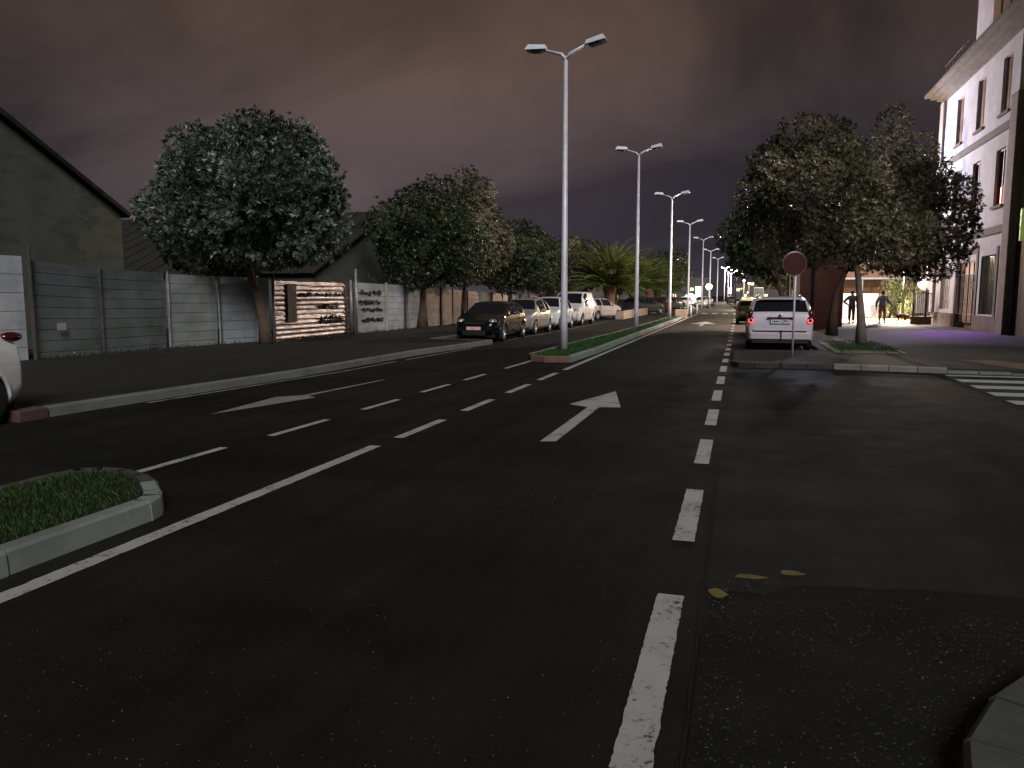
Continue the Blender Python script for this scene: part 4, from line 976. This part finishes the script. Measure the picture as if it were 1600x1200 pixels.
    for y0 in wy:
        for sg in (1,-1):
            xw=lin(wid,y0)-.105
            wo=MB(); prof=[(r*.62,-.10),(r*.90,-.105),(r,-.075),(r,.075),(r*.90,.105),(r*.62,.10)]
            wo.lathe(prof,'x',(sg*xw,y0,r),26); wh=wo.build('wheel', M['tyre'], t)
            rb=MB(); rb.lathe([(r*.64,.07),(r*.60,.10),(r*.56,.085),(r*.54,.02)] if sg>0 else [(r*.64,-.07),(r*.60,-.10),(r*.56,-.085),(r*.54,-.02)],'x',(sg*xw,y0,r),26)
            for k in range(S.get('spokes',7)):
                a=2*math.pi*k/S.get('spokes',7)+.3; c_,s_=math.cos(a),math.sin(a); x0=sg*xw+sg*.075; x1=sg*xw+sg*.045; hw=.030
                rb.add([(x0,y0+c_*.03-s_*hw,r+s_*.03+c_*hw),(x0,y0+c_*.03+s_*hw,r+s_*.03-c_*hw),(x1+sg*.035,y0+c_*r*.57+s_*hw*.8,r+s_*r*.57-c_*hw*.8),(x1+sg*.035,y0+c_*r*.57-s_*hw*.8,r+s_*r*.57+c_*hw*.8)],[(0,1,2,3) if sg>0 else (3,2,1,0)])
            rb.lathe([(0,.09*sg),(.045,.085*sg),(.06,.05*sg)],'x',(sg*xw,y0,r),12)
            rb.build('rim', M['rim'], wh)
            MB().lathe([(r*.56,.01*sg),(0,.01*sg)],'x',(sg*xw,y0,r),20).build('brake_disc', M['under'], wh)
    if not detail: pass
    # door seams and handles
    sm_=MB()
    for y0 in S['seams']:
        for sg in (1,-1):
            P=section(y0); sm_.tube([(sg*(p[0]+.001),y0,p[1]) for p in P[1:6]],.006,4,False)
    for sg in (1,-1): sm_.tube([(sg*(section(y)[3][0]+.001),y,section(y)[3][1]-.02) for y in (S['seams'][0],(S['seams'][0]+S['seams'][-1])/2,S['seams'][-1])],.007,4,False)
    sm_.build('door_seams', M['trimblk'], t)
    for y0 in S['handles']:
        for sg in (1,-1):
            P=section(y0); MB().box(sg*P[4][0]-.012,sg*P[4][0]+.022*1,y0,y0+.16,P[4][1]-.03,P[4][1],ch=.006).build('door_handle', S.get('hm',paint), t)
    # mirrors
    for sg in (1,-1):
        ym=S['mirror']; P=section(ym); MB().ball((sg*(P[5][0]+.13),ym,P[5][1]+.06),(.10,.06,.075),7).tube([(sg*P[5][0],ym,P[5][1]),(sg*(P[5][0]+.1),ym,P[5][1]+.05)],.02,5).build('mirror', S.get('mm',paint), t)
    # front: lamps, grille, intake, fog lamps, plate
    yf=Lc
    for sg in (1,-1):
        hz=S['hz']; yl=yf-S['hy']; P=section(yl); wl=smoothlin(wid,yl)
        h=MB(); h.ball((sg*(wl-.17),yl-.10,hz),(.17,.22,.10),9); h.build('headlight', M['lampglass'], t)
        MB().ball((sg*(wl-.24),yf-.10,.38),(.06,.06,.055),7).build('fog_lamp', M['lampglass'], t)
    g=MB(); g.box(-.42,.42,yf-.10,yf+.012,.24,.40,ch=.02); g.build('intake', M['trimblk'], t)
    g=MB(); g.box(-.36,.36,yf-.12,yf-.005,hz-.09,hz-.01,ch=.01); g.build('grille', M['trimblk'], t)
    def plate_at(y, z, face, txt):
        p=MB().box(-.26,.26,min(y,y+.012*face),max(y,y+.012*face),z-.056,z+.056).build('number_plate', S.get('pm',M['plate']), t)
        MB().box(-.27,.27,min(y-.004*face,y+.006*face),max(y-.004*face,y+.006*face),z-.066,z+.066).build('plate_frame', M['trimblk'], p)
        if txt:
            T=Matrix.Translation((0,y+.014*face,z)) @ Matrix.Rotation(R(90),4,'X')
            if face>0: T=Matrix.Translation((0,y+.014*face,z)) @ Matrix.Rotation(R(180),4,'Z') @ Matrix.Rotation(R(90),4,'X')
            make_text(txt,.112,M['plate_ink'],p,T)
    plate_at(yf+.01,.48,1,S.get('fp'))
    # rear: lamps and plate
    for sg in (1,-1):
        P=section(.12); xr=smoothlin(wid,.10)
        if tail=='estate':
            h=MB(); h.ball((sg*(xr-.085),.10,.90),(.108,.12,.125),9).ball((sg*(xr-.075),.16,1.06),(.085,.14,.15),9); lamp_=h.build('tail_light', M['red'], t)
            rg=MB(); pts=[(sg*(xr-.09)+.062*math.cos(R(a)),-.022,.885+.062*math.sin(R(a))) for a in range(130,412,14)]; rg.tube(pts,.017,6); rg.build('reflector_ring', M['redring'], lamp_)  # reflector ring, its reflected red shine put in as emission
        else:
            h=MB(); h.ball((sg*(xr-.05),.17,S.get('tz',.88)),(.085,.15,S.get('th',.12)),8); h.build('tail_light', M['red'], t)
    if plate: plate_at(S.get('py',.02),S.get('pz',.82),-1,plate)
    return t
def hatch(L=4.0,H=1.45,w_=.85,hood=.98,boot=False):
    k=L/4.0
    top=[(0,.58),(.03,.80),(.10,1.0),(.46,H-.10),(.85,H-.02),(1.5,H),(2.15*k,H-.04),(2.88*k,hood+.02),(3.3*k,hood-.06),(3.72*k,hood-.17),(3.92*k,.66),(L,.50)]
    return dict(L=L,top=top,belt=[(0,.56),(.03,.78),(.12,.95),(.5,.97),(1.6*k,.93),(2.88*k,.91),(3.3*k,hood-.10),(3.72*k,hood-.22),(3.92*k,.62),(L,.46)],
        w=[(0,.60),(.08,w_*.86),(.45,w_*.985),(1.2,w_),(3.1*k,w_),(3.6*k,w_*.93),(3.88*k,w_*.80),(L,w_*.55)],bot=[(0,.38),(.3,.22),(L-.4,.2),(L,.30)],rw=.70,
        wheels=(.68*k,3.18*k),cuts=(.62,1.22*k,1.30*k,2.2*k,2.36*k,2.82*k,.14,.42),side=((.62,1.22*k),(1.30*k,2.36*k)),screens=((.14,.42),(2.2*k,2.82*k)),seams=(1.26*k,2.45*k),handles=(1.36*k,),mirror=2.36*k,hz=.70,hy=.28)
def van():
    L=4.6
    return dict(L=L,top=[(0,.60),(.03,1.1),(.08,1.70),(.25,1.80),(2.2,1.83),(2.75,1.78),(3.42,1.14),(3.9,1.04),(4.28,.90),(4.5,.7),(4.6,.5)],belt=[(0,.58),(.05,1.0),(2.4,1.02),(3.42,1.0),(3.9,.95),(4.28,.84),(4.6,.46)],
        w=[(0,.78),(.08,.86),(.4,.90),(3.4,.90),(4.0,.86),(4.4,.76),(4.6,.55)],bot=[(0,.34),(.3,.24),(4.3,.22),(4.6,.32)],rw=.80,r=.33,wheels=(.85,3.75),cuts=(2.1,2.95,2.8,3.36),side=((2.1,2.95),),screens=((2.8,3.36),),seams=(2.0,3.05),handles=(2.1,),mirror=3.0,hz=.82,hy=.3,tz=1.0)
def estate():
    L=4.7; s=hatch(L,1.52,.90,1.02)
    s.update(top=[(0,.62),(.02,.80),(.05,1.06),(.10,1.12),(.42,1.50),(.75,1.56),(1.8,1.58),(2.7,1.50),(3.4,1.06),(4.2,.86),(4.55,.68),(L,.5)],
      belt=[(0,.58),(.02,.78),(.05,1.02),(.4,1.03),(3.4,.96),(4.2,.80),(4.55,.64),(L,.46)],w=[(0,.83),(.06,.895),(.4,.92),(3.6,.92),(4.3,.84),(L,.5)],bot=[(0,.36),(.3,.26),(L-.4,.22),(L,.3)],rw=.80,
      wheels=(.85,3.75),r=.33,cuts=(.12,.40,.55,1.35,1.45,2.2,2.3,2.85,2.75,3.32),side=((.55,1.35),(1.45,2.2),(2.3,2.95)),screens=((.12,.40),(2.75,3.32)),seams=(1.4,2.25,3.0),handles=(1.5,2.35),mirror=2.95,pz=.86,py=-.012)
    return s
P_black=mat_car('black_paint',(.005,.005,.006),.0,.12,1); P_silver=mat_car('silver_paint',(.42,.38,.37),.35,.32,.6); P_white=mat_car('white_paint',(.72,.70,.69),0,.3,.8)
P_white2=mat_car('white_van_paint',(.66,.62,.60),0,.38,.5); P_dk=mat_car('dark_grey_paint',(.05,.05,.055),.3,.3,.8); P_lav=mat_car('pale_silver_paint',(.62,.52,.58),.1,.32,.7); P_yel_lit=mat_car('dark_paint_yellow_lit',(.20,.19,.04),.1,.35,.6); P_red=mat_car('dark_red_paint',(.10,.02,.018),.1,.3,.7)  # yellow-green one is a dark car's paint with lamp reflection put into it
GC='cars parked along the left kerb'
pi=math.pi
S_=hatch(4.05,1.40,.86,.93); S_['pm']=simple('plate_pink',(.8,.42,.45),.35); S_['spokes']=5; S_['hm']=M['chrome']
make_car('parked_car',(-8.80,29.15,0),pi,'shiny black two door hatchback, first in the row before the left wall',P_black,S_,group=GC)
make_car('parked_car',(-8.92,33.95,0),pi,'silver hatchback parked just behind the black car',P_silver,hatch(3.95,1.50,.85,.98),group=GC)
make_car('parked_car',(-8.98,38.9,0),pi,'white hatchback cut by the nearest lamp pole, ahead of the white van',P_white,hatch(4.1,1.56,.86,1.02),group=GC)
make_car('parked_van',(-8.98,44.6,0),pi,'small white panel van with blank sides behind the white hatchback',P_white2,van(),group=GC,cat='van')
make_car('parked_car',(-10.05,50.2,0),R(-22),'silver car parked at an angle before the big palm, tail towards us',P_silver,hatch(4.1,1.45,.86,.98),group=GC)
Sw=hatch(4.0,1.50,.87,1.0); Sw['tz']=1.08; Sw['th']=.065; Sw['r']=.33; Sw['w']=[(0,.66),(.08,.80),(.45,.865),(1.2,.87),(3.1,.87),(3.6,.81),(3.88,.70),(4.0,.48)]
make_car('parked_car',(-9.62,7.72,0),0,'white car cut by the left edge, only its rear corner showing',P_white,Sw,group=None,step=.04).rotation_euler=(0,0,pi)
es=make_car('estate_car',(1.12,23.45,0),0,'pale silver estate car with self-glowing ring reflectors, seen from behind at the right kerb',P_lav,estate(),plate='1444 CPN',tail='estate')
MB().box(-.36,.36,-.03,.02,.955,.985,ch=.008).build('boot_handle', M['trimblk'], es)
MB().box(-.70,.70,-.012,.03,.565,.592).build('bumper_gap', M['trimblk'], es)
MB().box(-.74,.74,-.05,.12,.595,.645,ch=.02).box(-.85,.85,-.05,.14,.36,.56,ch=.05).build('bumper', P_lav, es)
MB().box(-.80,.80,-.03,.2,.24,.355,ch=.03).build('lower_bumper', M['trimblk'], es)
MB().box(.02,.05,-.075,-.05,.34,.62).build('tow_hook', M['trimblk'], es)
MB().ball((0,-.008,1.045),(.05,.02,.035),8).build('badge', M['chrome'], es)
for sg in (-1,1): MB().tube([(sg*.60,.55,1.565),(sg*.60,.65,1.615),(sg*.61,2.5,1.61),(sg*.61,2.65,1.53)],.018,6).build('roof_rail', M['chrome'], es)
MB().box(-.58,.58,.26,.40,1.49,1.525,ch=.012).build('spoiler', P_lav, es)
MB().tube([(.05,.18,1.15),(.32,.15,1.19)],.008,4).build('rear_wiper', M['trimblk'], es)
make_car('parked_car',(.62,45.2,0),0,'dark car with yellow reflected light painted into its body, parked beyond the silver estate',P_yel_lit,hatch(4.0,1.45,.85,.98))
GF='parked and moving cars far down the road'
fc=[('dark car beside the second planter',-9.2,66,R(-35),P_dk),('dark red car near the third palm',-9.0,74,R(-30),P_red),('dark car with pale lit bonnet before the far round tree',-8.4,84,R(-25),P_dk),('dark car left of the far round tree, near the last palm',-8.7,92,R(-25),P_black),
    ('white lit car furthest left behind the pedestrian railing',-6.9,105,pi,P_white),('white lit car in the middle behind the pedestrian railing',-5.2,112,pi,P_white),('silver lit car furthest right behind the pedestrian railing',-4.9,124,pi,P_silver),
    ('dark car below the close three lamp poles',-1.8,160,0,P_dk),('dark car at the far right kerb under the yellow lit trees',1.0,118,0,P_black),('car at the right kerb with glaring pale rear, beyond the yellowish one',.7,78,0,P_white2)]
for lb_,x,y,rz,pt in fc: make_car('parked_car',(x,y,0),rz,lb_,pt,hatch(4.1,1.48,.86,.98),group=GF,step=.2)

# ------------------------------------------------------------------ people and dog
def skin_body(name, joints, edges, mat, parent=None, sub=2):
    me=bpy.data.meshes.new(name); me.from_pydata([j[0] for j in joints],edges,[]); me.materials.append(mat)
    o=bpy.data.objects.new(name,me); link(o,parent)
    md=o.modifiers.new('skin','SKIN'); md.use_smooth_shade=True
    sv=me.skin_vertices[0].data
    for i,j in enumerate(joints):
        r=j[1]; sv[i].radius=(r,r) if not hasattr(r,'__len__') else r; sv[i].use_root=(i==0)
    s=o.modifiers.new('sub','SUBSURF'); s.levels=sub; s.render_levels=sub
    return o
def person(loc, rz, label, jacket, trouser, arms, legs, hood=False):
    t=empty('person', loc, rz, label, 'person')
    sk=simple('skin',(.30,.18,.13),.6)
    J=[((0,0,.96),.13),((0,0,1.15),.125),((0,0,1.36),.14),((0,0,1.46),.10),((0,.01,1.53),.066),((0,.02,1.58),.068),((0,.025,1.655),.088),((0,.02,1.74),.075)]
    Eg=[(0,1),(1,2),(2,3),(3,4),(4,5),(5,6),(6,7)]
    def chain(fr, pts):
        p=fr
        for q in pts: J.append(q); Eg.append((p,len(J)-1)); p=len(J)-1
        return p
    hands=[]
    for a in arms:
        e=chain(3,[(a[0],.066),(a[1],.050),(a[2],.036),(a[3],.040)])
        d=(Vector(a[3])-Vector(a[2])).normalized(); sd=Vector((0,1,0)); 
        for k in range(4):
            o=sd*(-.027+.018*k); b_=Vector(a[3])+o; c_=b_+d*(.045-.004*abs(k-1.5)); e_=c_+d*.035+Vector((0,.008,0)); chain(e,[(tuple(b_+d*.012),.0095),(tuple(c_),.0085),(tuple(e_),.007)])
        chain(e,[(tuple(Vector(a[3])+Vector((0,.04,.0))+d*.0),.010),(tuple(Vector(a[3])+Vector((0,.052,0))+d*.035),.009)])
    for l in legs: chain(0,[(l[0],.095),(l[1],.062),(l[2],.042),(l[3],.04),(l[4],.033)])
    body=skin_body('body',J,Eg,sk,t)
    # clothes: jacket and trousers as slightly thicker skins
    J2=[((0,0,.84),.185),((0,0,1.05),.17),((0,0,1.25),.185),((0,0,1.36),.175),((0,.01,1.50),.105)]; E2=[(0,1),(1,2),(2,3),(3,4)]
    for a in arms:
        J2+= [((a[0][0]*.92,a[0][1],a[0][2]-.03),.098),(a[1],.068),(a[2],.052)]; n=len(J2); E2+=[(3,n-3),(n-3,n-2),(n-2,n-1)]
    skin_body('jacket',J2,E2,jacket,t)
    J3=[((0,0,.93),.150)]; E3=[]
    for l in legs:
        J3+=[(l[0],.112),(l[1],.080),(l[2],.060)]; n=len(J3); E3+=[(0,n-3),(n-3,n-2),(n-2,n-1)]
    skin_body('trousers',J3,E3,trouser,t)
    for l in legs: MB().ball((l[3][0],l[3][1]+.06,.05),(.055,.14,.05),8).build('shoe', M['trimblk'], t)
    hm=jacket if hood else simple('dark_hair',(.03,.022,.018),.7)
    MB().ball((0,.0,1.68),(.105,.115,.125),10).build('hood' if hood else 'hair', hm, t)
    # face looking away from the camera: nose, ears
    MB().ball((0,.125,1.64),(.012,.02,.02),6).build('nose', sk, body)
    for sg in (-1,1): MB().ball((sg*.088,.03,1.645),(.012,.02,.03),6).build('ear', sk, body)
    return t
person((5.84,45.6,.1),R(-8),'person in dark hooded jacket with one elbow out, walking away left of the forked trunk',simple('charcoal_cloth',(.10,.11,.14),.9),simple('dark_trousers',(.05,.03,.03),.9),
 [((-.22,0,1.42),(-.42,-.04,1.16),(-.20,.10,1.02),(-.12,.14,.98)),((.20,0,1.42),(.27,-.02,1.14),(.25,.10,.90),(.25,.13,.80))],
 [((-.09,0,.90),(-.10,.06,.50),(-.10,-.05,.12),(-.10,-.08,.06),(-.10,.06,.04)),((.09,0,.90),(.09,.16,.50),(.09,.20,.12),(.09,.20,.06),(.09,.34,.04))],True)
person((7.42,46.0,.1),R(-20),'person in blue grey jacket and tan trousers walking the dog, arm reaching forward',simple('blue_grey_cloth',(.20,.22,.33),.9),simple('tan_trousers',(.34,.19,.13),.9),
 [((-.20,0,1.42),(-.28,-.08,1.14),(-.30,-.02,.88),(-.30,.0,.78)),((.20,0,1.42),(.29,.03,1.15),(.42,.20,1.06),(.49,.26,1.05))],
 [((-.09,0,.90),(-.10,.02,.50),(-.11,-.06,.12),(-.11,-.08,.06),(-.11,.06,.04)),((.09,0,.90),(.11,.10,.50),(.12,.06,.12),(.12,.05,.06),(.12,.19,.04))])
Dg=empty('dog',(8.45,46.2,.1),R(-8),'reddish brown dog with white harness band sniffing the ground with tail raised','dog')
fur=simple('red_brown_fur',(.20,.035,.02),.8,0,.4,10)
Jd=[((-.18,0,.42),.115),((-.02,0,.42),.12),((.16,0,.40),.135),((.30,0,.36),.10),((.42,0,.27),.075),((.52,0,.19),.075),((.62,0,.12),.042),((.67,0,.10),.028),
 ((-.30,0,.47),.05),((-.38,0,.58),.022),((-.42,0,.68),.014)]
Ed=[(0,1),(1,2),(2,3),(3,4),(4,5),(5,6),(6,7),(0,8),(8,9),(9,10)]
for sg in (-1,1):
    n=len(Jd); Jd+=[((-.20,sg*.08,.32),.07),((-.14,sg*.09,.23),.042),((-.25,sg*.09,.13),.026),((-.22,sg*.09,.03),.024),((-.17,sg*.09,.02),.024)]; Ed+=[(0,n),(n,n+1),(n+1,n+2),(n+2,n+3),(n+3,n+4)]
    n=len(Jd); o_=.05*sg; Jd+=[((.18,sg*.08,.28),.055),((.16+o_,sg*.085,.18),.032),((.18+o_,sg*.085,.09),.024),((.18+o_,sg*.085,.02),.024),((.22+o_,sg*.085,.015),.022)]; Ed+=[(2,n),(n,n+1),(n+1,n+2),(n+2,n+3),(n+3,n+4)]
    n=len(Jd); Jd+=[((.50,sg*.06,.25),.03),((.47,sg*.085,.18),.018)]; Ed+=[(5,n),(n,n+1)]
skin_body('body',Jd,Ed,fur,Dg)
b=MB(); b.tube([(.04,.142*math.cos(a),.41+.15*math.sin(a)) for a in [2*math.pi*k/16 for k in range(17)]],.014,5); b.build('harness', M['white'], Dg)
tag(MB().tube([(7.95,46.1,1.14),(8.2,46.22,.75),(8.42,46.2,.60),(8.48,46.2,.68)],.006,5).build('dog_leash', M['dark']),'thin dark leash from the walker\'s hand to the dog','leash')
MB().tube([(7.95,46.1,1.12),(7.95,46.1,1.18)],.016,5).build('handle', M['dark'], bpy.data.objects['dog_leash'])

# ------------------------------------------------------------------ render settings
sc.view_settings.view_transform='Standard'; sc.view_settings.look='None'; sc.view_settings.exposure=0; sc.view_settings.gamma=1
sc.render.engine='CYCLES'; sc.cycles.use_denoising=True
try: sc.cycles.denoiser='OPENIMAGEDENOISE'; sc.cycles.denoising_input_passes='RGB_ALBEDO_NORMAL'
except Exception: pass
sc.cycles.max_bounces=5; sc.cycles.diffuse_bounces=2; sc.cycles.glossy_bounces=3; sc.cycles.sample_clamp_indirect=3.0
sc.cycles.use_light_tree=True
